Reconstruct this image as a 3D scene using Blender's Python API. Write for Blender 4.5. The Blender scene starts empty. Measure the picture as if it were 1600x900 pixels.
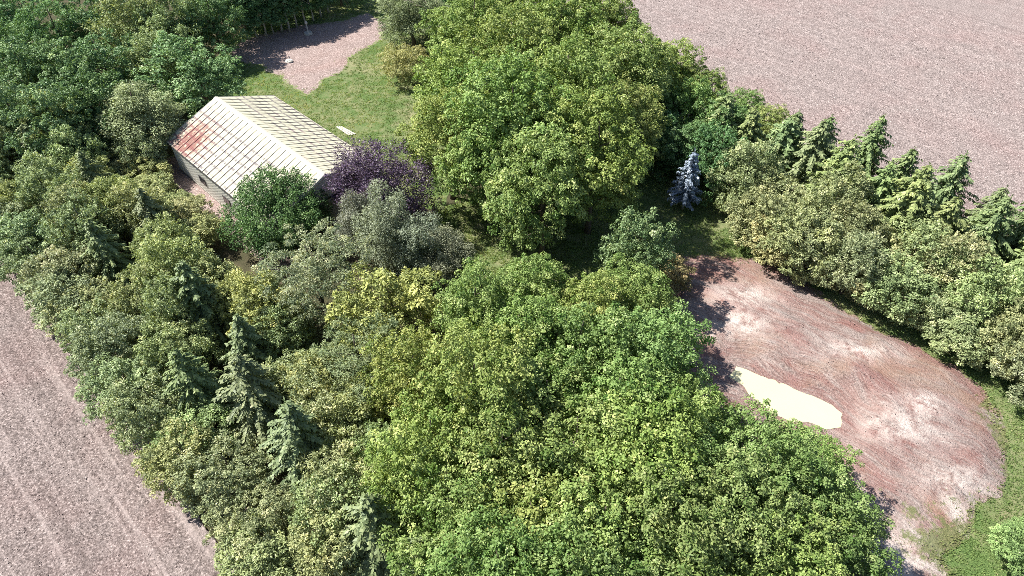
import bpy, math, random
import numpy as np
from mathutils import Vector, Euler, geometry

# ------------------------------------------------------------------ camera, sky, sun, exposure
scene = bpy.context.scene
col = scene.collection
R = math.radians
cam_d = bpy.data.cameras.new('camera')
cam = bpy.data.objects.new('camera', cam_d); col.objects.link(cam)
cam.location = (0.0, 0.0, 45.0)
cam.rotation_euler = (R(45), 0, 0)
cam_d.sensor_width = 36.0
cam_d.lens = 24.32
cam_d.clip_start = 0.5
cam_d.clip_end = 6000
scene.camera = cam

SUN_AZ = R(-72)          # compass-like angle from +Y towards +X of the direction to the sun
SUN_EL = R(50)
world = bpy.data.worlds.new('World'); scene.world = world
world.use_nodes = True
wn = world.node_tree.nodes; wl = world.node_tree.links
sky = wn.new('ShaderNodeTexSky'); sky.sky_type = 'NISHITA'; sky.sun_disc = False
sky.sun_elevation = SUN_EL; sky.sun_rotation = SUN_AZ
sky.air_density = 1.0; sky.dust_density = 1.0; sky.altitude = 200
wl.new(sky.outputs[0], wn['Background'].inputs[0])
wn['Background'].inputs[1].default_value = 0.07

sun_d = bpy.data.lights.new('sun', 'SUN'); sun_d.energy = 5.0; sun_d.angle = R(0.5); sun_d.color = (1.0, 0.96, 0.88)
sun = bpy.data.objects.new('sun', sun_d); col.objects.link(sun)
to_sun = Vector((math.sin(SUN_AZ) * math.cos(SUN_EL), math.cos(SUN_AZ) * math.cos(SUN_EL), math.sin(SUN_EL)))
sun.rotation_euler = to_sun.to_track_quat('Z', 'Y').to_euler()
sun.location = (-60, 40, 120)

vs = scene.view_settings
vs.view_transform = 'Standard'; vs.look = 'None'; vs.gamma = 1.0; vs.exposure = 1.05; vs.use_curve_mapping = False
scene.cycles.use_denoising = False
scene.cycles.max_bounces = 6
scene.cycles.transmission_bounces = 3
scene.cycles.diffuse_bounces = 2
scene.cycles.filter_width = 0.8

# the lot's own axes: A runs along the windbreaks, B across the lot
AX = (-0.715, 0.699); BX = (0.699, 0.715)
def ab(a, b): return (AX[0] * a + BX[0] * b, AX[1] * a + BX[1] * b)
LOT_ANGLE = math.atan2(AX[1], AX[0])

LAWN_POLYS = [[(-40.21, 92.22), (-38.69, 110.66), (-24.75, 112.68), (-11.35, 112.68), (-7.37, 95.8), (-4.98, 72.08), (-7.28, 56.24), (-16.41, 59.5), (-22.8, 60.64), (-37.84, 70.68), (-42.65, 82.84)], [(-7.95, 56.24), (-2.73, 59.5), (3.97, 56.24), (7.31, 66.7), (15.69, 74.96), (23.46, 70.68), (23.18, 56.24), (22.53, 49.36), (16.79, 46.7), (11.88, 45.84), (5.94, 45.84), (0.0, 45.84), (-6.72, 48.46)], [(22.82, 54.68), (28.26, 53.17), (32.09, 45.84), (36.01, 41.02), (39.54, 36.69), (43.4, 32.15), (43.03, 28.1), (40.98, 20.25), (36.0, 16.15), (23.2, 16.15), (22.32, 19.39), (22.53, 31.55), (20.05, 42.57), (18.17, 47.57)]]
PATH_POLY = [(-40.73, 91.84), (-37.11, 96.82), (-31.3, 99.99), (-24.96, 101.74), (-22.06, 104.91), (-18.84, 100.43), (-18.37, 95.39), (-20.28, 92.8), (-22.18, 89.56), (-22.7, 85.94), (-24.73, 83.18), (-25.33, 79.89), (-26.3, 79.09), (-28.48, 81.19), (-30.59, 84.2), (-34.2, 87.37), (-37.87, 89.01)]
STRIP_POLY = [(-21.88, 46.28), (-40.33, 64.6), (-38.23, 66.74), (-19.64, 48.57)]
EARTH_POLY = [(13.65, 43.77), (14.7, 46.7), (16.33, 49.18), (19.23, 49.82), (22.18, 49.18), (25.25, 48.01), (27.21, 45.42), (29.21, 42.57), (31.65, 39.9), (34.63, 37.73), (36.85, 35.47), (38.05, 33.08), (37.86, 30.95), (36.78, 27.55), (35.01, 24.69), (32.69, 23.47), (30.93, 21.59), (28.83, 19.82), (28.4, 17.93), (25.6, 16.15), (23.2, 16.15), (22.32, 19.39), (21.2, 23.95), (16.73, 28.1), (14.24, 32.77), (13.36, 36.69)]
POND_POLY = [(17.62, 34.68), (18.48, 35.74), (19.21, 35.47), (20.55, 34.55), (22.16, 33.78), (23.81, 32.77), (25.15, 31.91), (25.67, 31.07), (25.08, 29.9), (23.93, 29.67), (22.74, 30.24), (21.44, 30.36), (20.15, 31.07), (19.21, 32.28), (18.55, 33.78)]
PALE_SPOTS = [(29.61, 29.21, 3.0, 1.6), (31.68, 25.19, 3.0, 1.2), (28.32, 36.69, 3.5, 1.2), (20.81, 43.37, 3.0, 1.5), (19.35, 39.53, 3, 1.5), (32.05, 31.55, 2.0, 1.0), (24.24, 22.99, 1.2, 3.0), (30.7, 22.05, 1.0, 2.5), (25.27, 19.39, 2.0, 2.0), (28.22, 19.39, 1.0, 2.0)]
WEED_SPOTS = [(27.01, 21.59, 4.0, 2.2, 0.42), (27.56, 19.82, 2.5, 1.8, 0.3), (25.98, 23.47, 2.5, 1.2, 0.2), (36.83, 30.07, 1.0, 2.0, 0.4), (30.08, 20.69, 1, 2, 0.2)]
BARN = {'length': 19.6, 'width': 12.9, 'eave': 3.75, 'rise': 2.4, 'corner': (51.0, 19.75)}
RUST_AT = (5.4, 17.3, 0.0)
STONES = [(-30.42, 88.64, 0.55, 'pale rock lying on the dirt path')]
PLANK = (-19.79, 71.38, -0.75)
PUMP = (-29.54, 97.03)
# name, kind of tree, x, y, crown radius, height, leaf tint, label, category, group
TREES = [
    ('windbreak_tree', 'hedge', -15.34, 18.39, 2.76, 4.96, (0.999, 1.06, 0.892), 'olive-green bushy tree on the near field edge of the left windbreak, first from the bottom', 'tree', 'trees of the near windbreak'),
    ('windbreak_tree', 'hedge', -16.72, 20.95, 2.47, 5.6, (0.956, 0.955, 0.918), 'olive-green bushy tree on the near field edge of the left windbreak, second from the bottom', 'tree', 'trees of the near windbreak'),
    ('windbreak_tree', 'hedge', -19.15, 24.39, 2.58, 5.99, (0.926, 0.956, 0.941), 'olive-green bushy tree on the near field edge of the left windbreak, third from the bottom', 'tree', 'trees of the near windbreak'),
    ('windbreak_tree', 'hedge', -22.28, 25.26, 2.78, 5.94, (1.068, 1.034, 0.855), 'olive-green bushy tree on the near field edge of the left windbreak, fourth from the bottom', 'tree', 'trees of the near windbreak'),
    ('windbreak_tree', 'hedge', -23.6, 27.36, 2.78, 5.09, (0.846, 1.03, 0.806), 'olive-green bushy tree on the near field edge of the left windbreak, fifth from the bottom', 'tree', 'trees of the near windbreak'),
    ('windbreak_tree', 'hedge', -26.02, 29.41, 2.36, 6.47, (0.941, 1.007, 0.975), 'olive-green bushy tree on the near field edge of the left windbreak, sixth from the bottom', 'tree', 'trees of the near windbreak'),
    ('windbreak_tree', 'hedge', -28.67, 31.62, 2.83, 5.6, (0.892, 1.034, 0.949), 'olive-green bushy tree on the near field edge of the left windbreak, seventh from the bottom', 'tree', 'trees of the near windbreak'),
    ('windbreak_tree', 'hedge', -31.21, 34.61, 2.54, 6.56, (0.909, 0.975, 1.041), 'olive-green bushy tree on the near field edge of the left windbreak, eighth from the bottom', 'tree', 'trees of the near windbreak'),
    ('windbreak_tree', 'hedge', -33.04, 37.28, 2.34, 6.19, (0.828, 0.94, 0.874), 'olive-green bushy tree on the near field edge of the left windbreak, ninth from the bottom', 'tree', 'trees of the near windbreak'),
    ('windbreak_tree', 'hedge', -36.15, 39.46, 2.96, 5.43, (1.002, 0.994, 0.877), 'olive-green bushy tree on the near field edge of the left windbreak, tenth from the bottom', 'tree', 'trees of the near windbreak'),
    ('windbreak_tree', 'hedge', -38.16, 40.73, 2.91, 5.54, (0.889, 0.954, 0.956), 'olive-green bushy tree on the near field edge of the left windbreak, eleventh from the bottom', 'tree', 'trees of the near windbreak'),
    ('windbreak_tree', 'hedge', -39.88, 43.92, 2.99, 6.3, (0.949, 0.939, 0.961), 'olive-green bushy tree on the near field edge of the left windbreak, twelfth from the bottom', 'tree', 'trees of the near windbreak'),
    ('windbreak_tree', 'hedge', -42.34, 45.27, 2.71, 5.76, (0.881, 1.004, 0.963), 'olive-green bushy tree on the near field edge of the left windbreak, thirteenth from the bottom', 'tree', 'trees of the near windbreak'),
    ('windbreak_tree', 'hedge', -43.98, 47.86, 2.97, 6.66, (0.776, 0.964, 0.91), 'olive-green bushy tree on the near field edge of the left windbreak, fourteenth from the bottom', 'tree', 'trees of the near windbreak'),
    ('windbreak_tree', 'hedge', -47.61, 50.02, 2.58, 5.54, (0.81, 0.886, 0.931), 'olive-green bushy tree on the near field edge of the left windbreak, fifteenth from the bottom', 'tree', 'trees of the near windbreak'),
    ('windbreak_tree', 'hedge', -48.8, 52.35, 2.37, 6.04, (1.0, 1.033, 0.802), 'olive-green bushy tree on the near field edge of the left windbreak, sixteenth from the bottom', 'tree', 'trees of the near windbreak'),
    ('windbreak_tree', 'hedge', -51.89, 54.82, 2.48, 4.96, (0.847, 0.935, 0.819), 'olive-green bushy tree on the near field edge of the left windbreak, seventeenth from the bottom', 'tree', 'trees of the near windbreak'),
    ('windbreak_tree', 'hedge', -53.8, 57.7, 2.4, 5.35, (0.797, 0.956, 0.844), 'olive-green bushy tree on the near field edge of the left windbreak, eighteenth from the bottom', 'tree', 'trees of the near windbreak'),
    ('windbreak_tree', 'hedge', -56.46, 59.78, 2.4, 5.87, (0.948, 0.976, 0.966), 'olive-green bushy tree on the near field edge of the left windbreak, nineteenth from the bottom', 'tree', 'trees of the near windbreak'),
    ('windbreak_tree', 'hedge', -58.73, 61.52, 2.94, 5.84, (1.004, 1.085, 0.862), 'olive-green bushy tree on the near field edge of the left windbreak, twentieth from the bottom', 'tree', 'trees of the near windbreak'),
    ('windbreak_tree', 'hedge', -60.3, 64.19, 2.9, 6.96, (0.926, 0.948, 1.002), 'olive-green bushy tree on the near field edge of the left windbreak, twenty-first from the bottom', 'tree', 'trees of the near windbreak'),
    ('windbreak_tree', 'hedge', -62.65, 65.11, 2.5, 4.67, (0.83, 0.903, 0.913), 'olive-green bushy tree on the near field edge of the left windbreak, twenty-second from the bottom', 'tree', 'trees of the near windbreak'),
    ('windbreak_tree', 'hedge', -65.46, 67.47, 2.36, 6.94, (0.867, 0.945, 1.015), 'olive-green bushy tree on the near field edge of the left windbreak, twenty-third from the bottom', 'tree', 'trees of the near windbreak'),
    ('windbreak_tree', 'hedge', -67.41, 71.13, 2.76, 5.75, (0.957, 0.954, 0.937), 'olive-green bushy tree on the near field edge of the left windbreak, twenty-fourth from the bottom', 'tree', 'trees of the near windbreak'),
    ('windbreak_tree', 'hedge', -10.31, 20.49, 2.75, 8.33, (0.881, 1.004, 0.839), 'taller green bushy tree in the middle of the left windbreak, first from the bottom', 'tree', 'trees of the near windbreak'),
    ('windbreak_tree', 'hedge', -26.43, 34.98, 2.84, 7.04, (0.881, 0.976, 0.809), 'taller green bushy tree in the middle of the left windbreak, second from the bottom', 'tree', 'trees of the near windbreak'),
    ('windbreak_tree', 'hedge', -27.75, 38.14, 2.56, 8.57, (0.825, 0.926, 0.824), 'taller green bushy tree in the middle of the left windbreak, third from the bottom', 'tree', 'trees of the near windbreak'),
    ('windbreak_tree', 'hedge', -30.34, 40.76, 2.5, 7.21, (0.995, 1.019, 0.882), 'taller green bushy tree in the middle of the left windbreak, fourth from the bottom', 'tree', 'trees of the near windbreak'),
    ('windbreak_tree', 'hedge', -38.43, 47.91, 3.02, 8.29, (0.817, 0.947, 0.873), 'taller green bushy tree in the middle of the left windbreak, fifth from the bottom', 'tree', 'trees of the near windbreak'),
    ('windbreak_tree', 'hedge', -40.61, 50.48, 2.84, 7.44, (0.889, 0.899, 0.819), 'taller green bushy tree in the middle of the left windbreak, sixth from the bottom', 'tree', 'trees of the near windbreak'),
    ('windbreak_tree', 'hedge', -42.58, 52.69, 2.42, 7.29, (0.844, 0.963, 0.851), 'taller green bushy tree in the middle of the left windbreak, seventh from the bottom', 'tree', 'trees of the near windbreak'),
    ('windbreak_tree', 'hedge', -46.04, 55.02, 2.83, 7.29, (0.87, 0.993, 0.895), 'taller green bushy tree in the middle of the left windbreak, eighth from the bottom', 'tree', 'trees of the near windbreak'),
    ('windbreak_tree', 'hedge', -53.35, 61.58, 2.46, 7.26, (0.821, 0.928, 0.811), 'taller green bushy tree in the middle of the left windbreak, ninth from the bottom', 'tree', 'trees of the near windbreak'),
    ('windbreak_tree', 'hedge', -56.56, 64.75, 2.69, 7.74, (0.898, 0.918, 0.896), 'taller green bushy tree in the middle of the left windbreak, tenth from the bottom', 'tree', 'trees of the near windbreak'),
    ('windbreak_tree', 'hedge', -58.81, 66.71, 3.07, 8.58, (1.006, 0.988, 0.842), 'taller green bushy tree in the middle of the left windbreak, eleventh from the bottom', 'tree', 'trees of the near windbreak'),
    ('windbreak_tree', 'hedge', -60.58, 69.19, 2.67, 7.08, (0.989, 1.078, 0.812), 'taller green bushy tree in the middle of the left windbreak, twelfth from the bottom', 'tree', 'trees of the near windbreak'),
    ('windbreak_tree', 'hedge', -62.43, 72.28, 3.03, 8.56, (0.808, 0.924, 0.891), 'taller green bushy tree in the middle of the left windbreak, thirteenth from the bottom', 'tree', 'trees of the near windbreak'),
    ('windbreak_tree', 'hedge', -5.58, 21.84, 3.09, 8.13, (0.89, 1.004, 0.852), 'leafy green tree on the inner side of the left windbreak, first from the bottom', 'tree', 'trees of the near windbreak'),
    ('windbreak_tree', 'hedge', -8.46, 23.42, 3.06, 6.73, (0.972, 0.961, 0.808), 'leafy green tree on the inner side of the left windbreak, second from the bottom', 'tree', 'trees of the near windbreak'),
    ('windbreak_tree', 'hedge', -11.19, 25.93, 2.69, 6.58, (0.981, 1.026, 0.894), 'leafy green tree on the inner side of the left windbreak, third from the bottom', 'tree', 'trees of the near windbreak'),
    ('windbreak_tree', 'hedge', -13.32, 27.98, 2.67, 7.37, (0.971, 0.981, 0.894), 'leafy green tree on the inner side of the left windbreak, fourth from the bottom', 'tree', 'trees of the near windbreak'),
    ('windbreak_tree', 'hedge', -15.54, 31.57, 2.81, 6.54, (0.883, 0.942, 0.825), 'leafy green tree on the inner side of the left windbreak, fifth from the bottom', 'tree', 'trees of the near windbreak'),
    ('windbreak_tree', 'hedge', -25.4, 41.61, 2.85, 7.12, (0.951, 0.977, 0.821), 'leafy green tree on the inner side of the left windbreak, sixth from the bottom', 'tree', 'trees of the near windbreak'),
    ('windbreak_tree', 'hedge', -28.26, 42.66, 3.01, 8.29, (0.952, 1.04, 0.8), 'leafy green tree on the inner side of the left windbreak, seventh from the bottom', 'tree', 'trees of the near windbreak'),
    ('windbreak_tree', 'hedge', -30.73, 46.4, 2.54, 7.12, (0.94, 1.02, 0.828), 'leafy green tree on the inner side of the left windbreak, eighth from the bottom', 'tree', 'trees of the near windbreak'),
    ('windbreak_tree', 'hedge', -34.83, 51.16, 2.68, 7.16, (1.028, 1.02, 0.889), 'leafy green tree on the inner side of the left windbreak, ninth from the bottom', 'tree', 'trees of the near windbreak'),
    ('windbreak_tree', 'hedge', -38.14, 52.67, 2.56, 6.87, (1.012, 1.081, 0.8), 'leafy green tree on the inner side of the left windbreak, tenth from the bottom', 'tree', 'trees of the near windbreak'),
    ('windbreak_tree', 'hedge', -43.07, 57.38, 2.71, 6.06, (1.108, 1.126, 0.815), 'leafy green tree on the inner side of the left windbreak, eleventh from the bottom', 'tree', 'trees of the near windbreak'),
    ('windbreak_tree', 'hedge', -45.76, 61.24, 3.04, 7.55, (0.862, 1.027, 0.865), 'leafy green tree on the inner side of the left windbreak, twelfth from the bottom', 'tree', 'trees of the near windbreak'),
    ('windbreak_tree', 'hedge', -48.12, 63.58, 2.94, 8.32, (1.005, 1.083, 0.85), 'leafy green tree on the inner side of the left windbreak, thirteenth from the bottom', 'tree', 'trees of the near windbreak'),
    ('windbreak_tree', 'hedge', -50.65, 66.44, 2.91, 8.15, (1.107, 1.099, 0.808), 'leafy green tree on the inner side of the left windbreak, fourteenth from the bottom', 'tree', 'trees of the near windbreak'),
    ('windbreak_tree', 'hedge', -30.25, 50.79, 2.25, 3.77, (1.117, 1.096, 0.92), 'low olive tree along the foot of the barn wall, first from the bottom', 'tree', 'trees of the near windbreak'),
    ('windbreak_tree', 'hedge', -32.06, 52.6, 2.4, 3.64, (1.121, 1.024, 0.926), 'low olive tree along the foot of the barn wall, second from the bottom', 'tree', 'trees of the near windbreak'),
    ('windbreak_tree', 'hedge', -34.41, 54.65, 2.39, 3.21, (0.999, 1.035, 0.848), 'low olive tree along the foot of the barn wall, third from the bottom', 'tree', 'trees of the near windbreak'),
    ('windbreak_tree', 'hedge', -37.33, 57.39, 2.36, 3.49, (1.078, 1.1, 0.921), 'low olive tree along the foot of the barn wall, fourth from the bottom', 'tree', 'trees of the near windbreak'),
    ('windbreak_tree', 'hedge', -38.84, 59.63, 2.29, 3.39, (1.125, 1.103, 0.877), 'low olive tree along the foot of the barn wall, fifth from the bottom', 'tree', 'trees of the near windbreak'),
    ('windbreak_tree', 'hedge', -41.41, 62.07, 2.15, 3.37, (1.075, 1.026, 0.897), 'low olive tree along the foot of the barn wall, sixth from the bottom', 'tree', 'trees of the near windbreak'),
    ('windbreak_tree', 'hedge', -43.28, 63.98, 2.5, 3.41, (0.965, 1.106, 0.82), 'low olive tree along the foot of the barn wall, seventh from the bottom', 'tree', 'trees of the near windbreak'),
    ('windbreak_tree', 'hedge', -46.01, 65.93, 2.48, 3.42, (1.046, 1.076, 0.823), 'low olive tree along the foot of the barn wall, eighth from the bottom', 'tree', 'trees of the near windbreak'),
    ('spruce_tree', 'spruce', -40.93, 55.26, 3.23, 7.98, (0.998, 0.943, 0.893), 'dark spruce with drooping boughs left of the barn wall, high in the left windbreak', 'spruce', 'spruces of the near windbreak'),
    ('spruce_tree', 'spruce', -35.89, 45.41, 3.23, 7.98, (0.999, 0.994, 0.927), 'dark spruce in the upper left windbreak, just below another spruce', 'spruce', 'spruces of the near windbreak'),
    ('spruce_tree', 'spruce', -25.55, 39.12, 3.57, 8.82, (0.957, 0.981, 0.929), 'tall spruce with drooping boughs halfway along the left windbreak', 'spruce', 'spruces of the near windbreak'),
    ('spruce_tree', 'spruce', -33.45, 50.09, 3.06, 7.56, (1.041, 0.94, 0.979), 'dark spruce beside the bright near end of the barn wall', 'spruce', 'spruces of the near windbreak'),
    ('spruce_tree', 'spruce', -18.66, 29.84, 3.57, 8.82, (1.041, 0.954, 0.999), 'tall drooping spruce in the windbreak left of the lower maple grove', 'spruce', 'spruces of the near windbreak'),
    ('spruce_tree', 'spruce', -23.56, 31.02, 3.23, 7.98, (1.026, 1.048, 0.926), 'slender spruce among olive bushes in the middle of the left windbreak', 'spruce', 'spruces of the near windbreak'),
    ('spruce_tree', 'spruce', -14.27, 25.71, 3.74, 9.24, (0.985, 0.987, 1.007), 'tallest drooping spruce low in the left windbreak, dark gap on its right side', 'spruce', 'spruces of the near windbreak'),
    ('spruce_tree', 'spruce', -8.18, 19.17, 3.74, 9.24, (1.011, 0.983, 0.942), 'dark green spruce near the bottom edge beside the maple grove', 'spruce', 'spruces of the near windbreak'),
    ('spruce_tree', 'spruce', -5.34, 17.28, 3.23, 7.98, (0.973, 0.946, 0.905), 'grey-green spruce cut by the bottom edge, left of the maples', 'spruce', 'spruces of the near windbreak'),
    ('spruce_tree', 'spruce', -49.53, 61.1, 3.06, 7.56, (1.04, 0.974, 1.0), 'small dark spruce at the far left edge of the picture', 'spruce', 'spruces of the near windbreak'),
    ('spruce_tree', 'spruce', -20.32, 34.56, 3.06, 7.56, (0.97, 0.972, 0.951), 'slim spruce right of the halfway spruce in the left windbreak', 'spruce', 'spruces of the near windbreak'),
    ('windbreak_tree', 'hedge', 48.48, 27.69, 3.45, 5.39, (0.997, 1.053, 0.956), 'grey-olive bushy tree overhanging the dug earth, first from the bottom of the right windbreak', 'tree', 'trees of the far windbreak'),
    ('windbreak_tree', 'hedge', 46.7, 29.1, 2.84, 6.54, (1.118, 1.07, 0.956), 'grey-olive bushy tree overhanging the dug earth, second from the bottom of the right windbreak', 'tree', 'trees of the far windbreak'),
    ('windbreak_tree', 'hedge', 44.88, 30.84, 2.61, 5.1, (1.107, 0.988, 0.948), 'grey-olive bushy tree overhanging the dug earth, third from the bottom of the right windbreak', 'tree', 'trees of the far windbreak'),
    ('windbreak_tree', 'hedge', 43.09, 31.99, 2.39, 6.26, (0.956, 0.994, 0.931), 'grey-olive bushy tree overhanging the dug earth, fourth from the bottom of the right windbreak', 'tree', 'trees of the far windbreak'),
    ('windbreak_tree', 'hedge', 40.73, 33.47, 2.59, 5.95, (0.978, 0.984, 1.037), 'grey-olive bushy tree overhanging the dug earth, fifth from the bottom of the right windbreak', 'tree', 'trees of the far windbreak'),
    ('windbreak_tree', 'hedge', 40.2, 35.44, 2.76, 6.99, (1.064, 1.03, 0.947), 'grey-olive bushy tree overhanging the dug earth, sixth from the bottom of the right windbreak', 'tree', 'trees of the far windbreak'),
    ('windbreak_tree', 'hedge', 37.8, 37.49, 2.9, 4.6, (1.027, 1.1, 0.986), 'grey-olive bushy tree overhanging the dug earth, seventh from the bottom of the right windbreak', 'tree', 'trees of the far windbreak'),
    ('windbreak_tree', 'hedge', 36.92, 39.2, 3.28, 5.2, (1.019, 1.076, 1.047), 'grey-olive bushy tree overhanging the dug earth, eighth from the bottom of the right windbreak', 'tree', 'trees of the far windbreak'),
    ('windbreak_tree', 'hedge', 35.12, 40.86, 2.77, 4.2, (1.004, 0.97, 0.905), 'grey-olive bushy tree overhanging the dug earth, ninth from the bottom of the right windbreak', 'tree', 'trees of the far windbreak'),
    ('windbreak_tree', 'hedge', 33.38, 42.04, 3.43, 6.38, (0.903, 1.033, 0.893), 'grey-olive bushy tree overhanging the dug earth, tenth from the bottom of the right windbreak', 'tree', 'trees of the far windbreak'),
    ('windbreak_tree', 'hedge', 32.12, 43.87, 3.16, 4.32, (1.124, 1.012, 0.98), 'grey-olive bushy tree overhanging the dug earth, eleventh from the bottom of the right windbreak', 'tree', 'trees of the far windbreak'),
    ('windbreak_tree', 'hedge', 29.92, 44.26, 2.53, 7.22, (0.941, 0.976, 0.995), 'grey-olive bushy tree overhanging the dug earth, twelfth from the bottom of the right windbreak', 'tree', 'trees of the far windbreak'),
    ('windbreak_tree', 'hedge', 27.85, 46.22, 2.87, 7.03, (1.019, 1.039, 1.018), 'grey-olive bushy tree overhanging the dug earth, thirteenth from the bottom of the right windbreak', 'tree', 'trees of the far windbreak'),
    ('windbreak_tree', 'hedge', 26.48, 47.17, 3.08, 7.03, (1.102, 1.104, 0.967), 'grey-olive bushy tree overhanging the dug earth, fourteenth from the bottom of the right windbreak', 'tree', 'trees of the far windbreak'),
    ('windbreak_tree', 'hedge', 25.03, 48.88, 3.12, 5.55, (1.152, 1.021, 0.916), 'grey-olive bushy tree overhanging the dug earth, fifteenth from the bottom of the right windbreak', 'tree', 'trees of the far windbreak'),
    ('windbreak_tree', 'hedge', 23.28, 50.65, 2.58, 6.82, (1.067, 1.035, 0.963), 'grey-olive bushy tree overhanging the dug earth, sixteenth from the bottom of the right windbreak', 'tree', 'trees of the far windbreak'),
    ('windbreak_tree', 'hedge', 51.41, 29.68, 2.55, 8.53, (0.899, 0.962, 0.91), 'olive-green tree in the second row of the right windbreak, first from the bottom', 'tree', 'trees of the far windbreak'),
    ('windbreak_tree', 'hedge', 49.43, 31.91, 2.9, 6.35, (0.977, 1.081, 0.947), 'olive-green tree in the second row of the right windbreak, second from the bottom', 'tree', 'trees of the far windbreak'),
    ('windbreak_tree', 'hedge', 47.02, 32.56, 3.17, 8.61, (1.078, 1.072, 1.005), 'olive-green tree in the second row of the right windbreak, third from the bottom', 'tree', 'trees of the far windbreak'),
    ('windbreak_tree', 'hedge', 45.58, 34.94, 2.57, 6.03, (1.007, 1.031, 0.936), 'olive-green tree in the second row of the right windbreak, fourth from the bottom', 'tree', 'trees of the far windbreak'),
    ('windbreak_tree', 'hedge', 43.69, 37.51, 2.58, 8.21, (0.985, 1.05, 0.915), 'olive-green tree in the second row of the right windbreak, fifth from the bottom', 'tree', 'trees of the far windbreak'),
    ('windbreak_tree', 'hedge', 41.45, 39.97, 2.87, 5.89, (0.898, 0.963, 0.853), 'olive-green tree in the second row of the right windbreak, sixth from the bottom', 'tree', 'trees of the far windbreak'),
    ('windbreak_tree', 'hedge', 39.15, 41.03, 3.31, 8.04, (0.931, 1.076, 0.851), 'olive-green tree in the second row of the right windbreak, seventh from the bottom', 'tree', 'trees of the far windbreak'),
    ('windbreak_tree', 'hedge', 37.22, 43.88, 2.77, 8.57, (1.102, 1.047, 1.001), 'olive-green tree in the second row of the right windbreak, eighth from the bottom', 'tree', 'trees of the far windbreak'),
    ('windbreak_tree', 'hedge', 36.02, 45.63, 3.36, 7.23, (0.983, 1.071, 0.934), 'olive-green tree in the second row of the right windbreak, ninth from the bottom', 'tree', 'trees of the far windbreak'),
    ('windbreak_tree', 'hedge', 33.16, 46.79, 3.34, 5.83, (1.084, 1.043, 0.93), 'olive-green tree in the second row of the right windbreak, tenth from the bottom', 'tree', 'trees of the far windbreak'),
    ('windbreak_tree', 'hedge', 31.2, 48.45, 2.57, 8.15, (0.97, 0.948, 0.897), 'olive-green tree in the second row of the right windbreak, eleventh from the bottom', 'tree', 'trees of the far windbreak'),
    ('windbreak_tree', 'hedge', 30.19, 51.42, 3.3, 8.74, (0.964, 0.984, 0.891), 'olive-green tree in the second row of the right windbreak, twelfth from the bottom', 'tree', 'trees of the far windbreak'),
    ('windbreak_tree', 'hedge', 26.87, 53.34, 2.62, 6.32, (1.017, 1.035, 0.981), 'olive-green tree in the second row of the right windbreak, thirteenth from the bottom', 'tree', 'trees of the far windbreak'),
    ('windbreak_tree', 'hedge', 24.66, 55.01, 2.75, 6.68, (0.977, 0.983, 0.873), 'olive-green tree in the second row of the right windbreak, fourteenth from the bottom', 'tree', 'trees of the far windbreak'),
    ('windbreak_tree', 'hedge', 23.28, 56.51, 3.02, 8.45, (0.922, 0.989, 0.903), 'olive-green tree in the second row of the right windbreak, fifteenth from the bottom', 'tree', 'trees of the far windbreak'),
    ('windbreak_tree', 'spruce', 55.45, 30.4, 3.83, 9.62, (1.197, 1.207, 0.992), 'dark spruce along the back of the right windbreak, first from the bottom', 'tree', 'trees of the far windbreak'),
    ('windbreak_tree', 'spruce', 54.16, 33.77, 4.58, 8.66, (1.132, 1.201, 1.044), 'dark spruce along the back of the right windbreak, second from the bottom', 'tree', 'trees of the far windbreak'),
    ('windbreak_tree', 'spruce', 51.4, 36.52, 3.88, 11.31, (1.178, 1.086, 0.981), 'dark spruce along the back of the right windbreak, third from the bottom', 'tree', 'trees of the far windbreak'),
    ('windbreak_tree', 'spruce', 49.61, 39.42, 4.39, 8.13, (1.194, 1.137, 1.034), 'dark spruce along the back of the right windbreak, fourth from the bottom', 'tree', 'trees of the far windbreak'),
    ('windbreak_tree', 'spruce', 47.0, 40.41, 4.2, 8.11, (1.0, 1.086, 1.006), 'dark spruce along the back of the right windbreak, fifth from the bottom', 'tree', 'trees of the far windbreak'),
    ('windbreak_tree', 'spruce', 44.35, 42.73, 4.36, 8.57, (1.071, 1.089, 0.946), 'dark spruce along the back of the right windbreak, sixth from the bottom', 'tree', 'trees of the far windbreak'),
    ('windbreak_tree', 'spruce', 41.89, 46.44, 3.81, 9.45, (1.068, 1.086, 0.989), 'dark spruce along the back of the right windbreak, seventh from the bottom', 'tree', 'trees of the far windbreak'),
    ('windbreak_tree', 'spruce', 38.33, 47.46, 3.89, 8.55, (1.255, 1.145, 0.96), 'dark spruce along the back of the right windbreak, eighth from the bottom', 'tree', 'trees of the far windbreak'),
    ('windbreak_tree', 'spruce', 36.05, 49.68, 4.53, 10.24, (1.262, 1.183, 0.961), 'dark spruce along the back of the right windbreak, ninth from the bottom', 'tree', 'trees of the far windbreak'),
    ('windbreak_tree', 'spruce', 34.51, 52.26, 3.85, 8.6, (1.123, 1.197, 0.992), 'dark spruce along the back of the right windbreak, tenth from the bottom', 'tree', 'trees of the far windbreak'),
    ('windbreak_tree', 'spruce', 31.23, 54.39, 4.31, 10.13, (1.217, 1.195, 0.959), 'dark spruce along the back of the right windbreak, eleventh from the bottom', 'tree', 'trees of the far windbreak'),
    ('windbreak_tree', 'spruce', 30.07, 58.22, 4.48, 9.42, (1.159, 1.087, 1.105), 'dark spruce along the back of the right windbreak, twelfth from the bottom', 'tree', 'trees of the far windbreak'),
    ('windbreak_tree', 'spruce', 27.69, 60.5, 4.58, 8.52, (1.087, 1.159, 1.082), 'dark spruce along the back of the right windbreak, thirteenth from the bottom', 'tree', 'trees of the far windbreak'),
    ('windbreak_tree', 'spruce', 24.65, 62.5, 4.28, 8.41, (1.24, 1.171, 0.977), 'dark spruce along the back of the right windbreak, fourteenth from the bottom', 'tree', 'trees of the far windbreak'),
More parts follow.
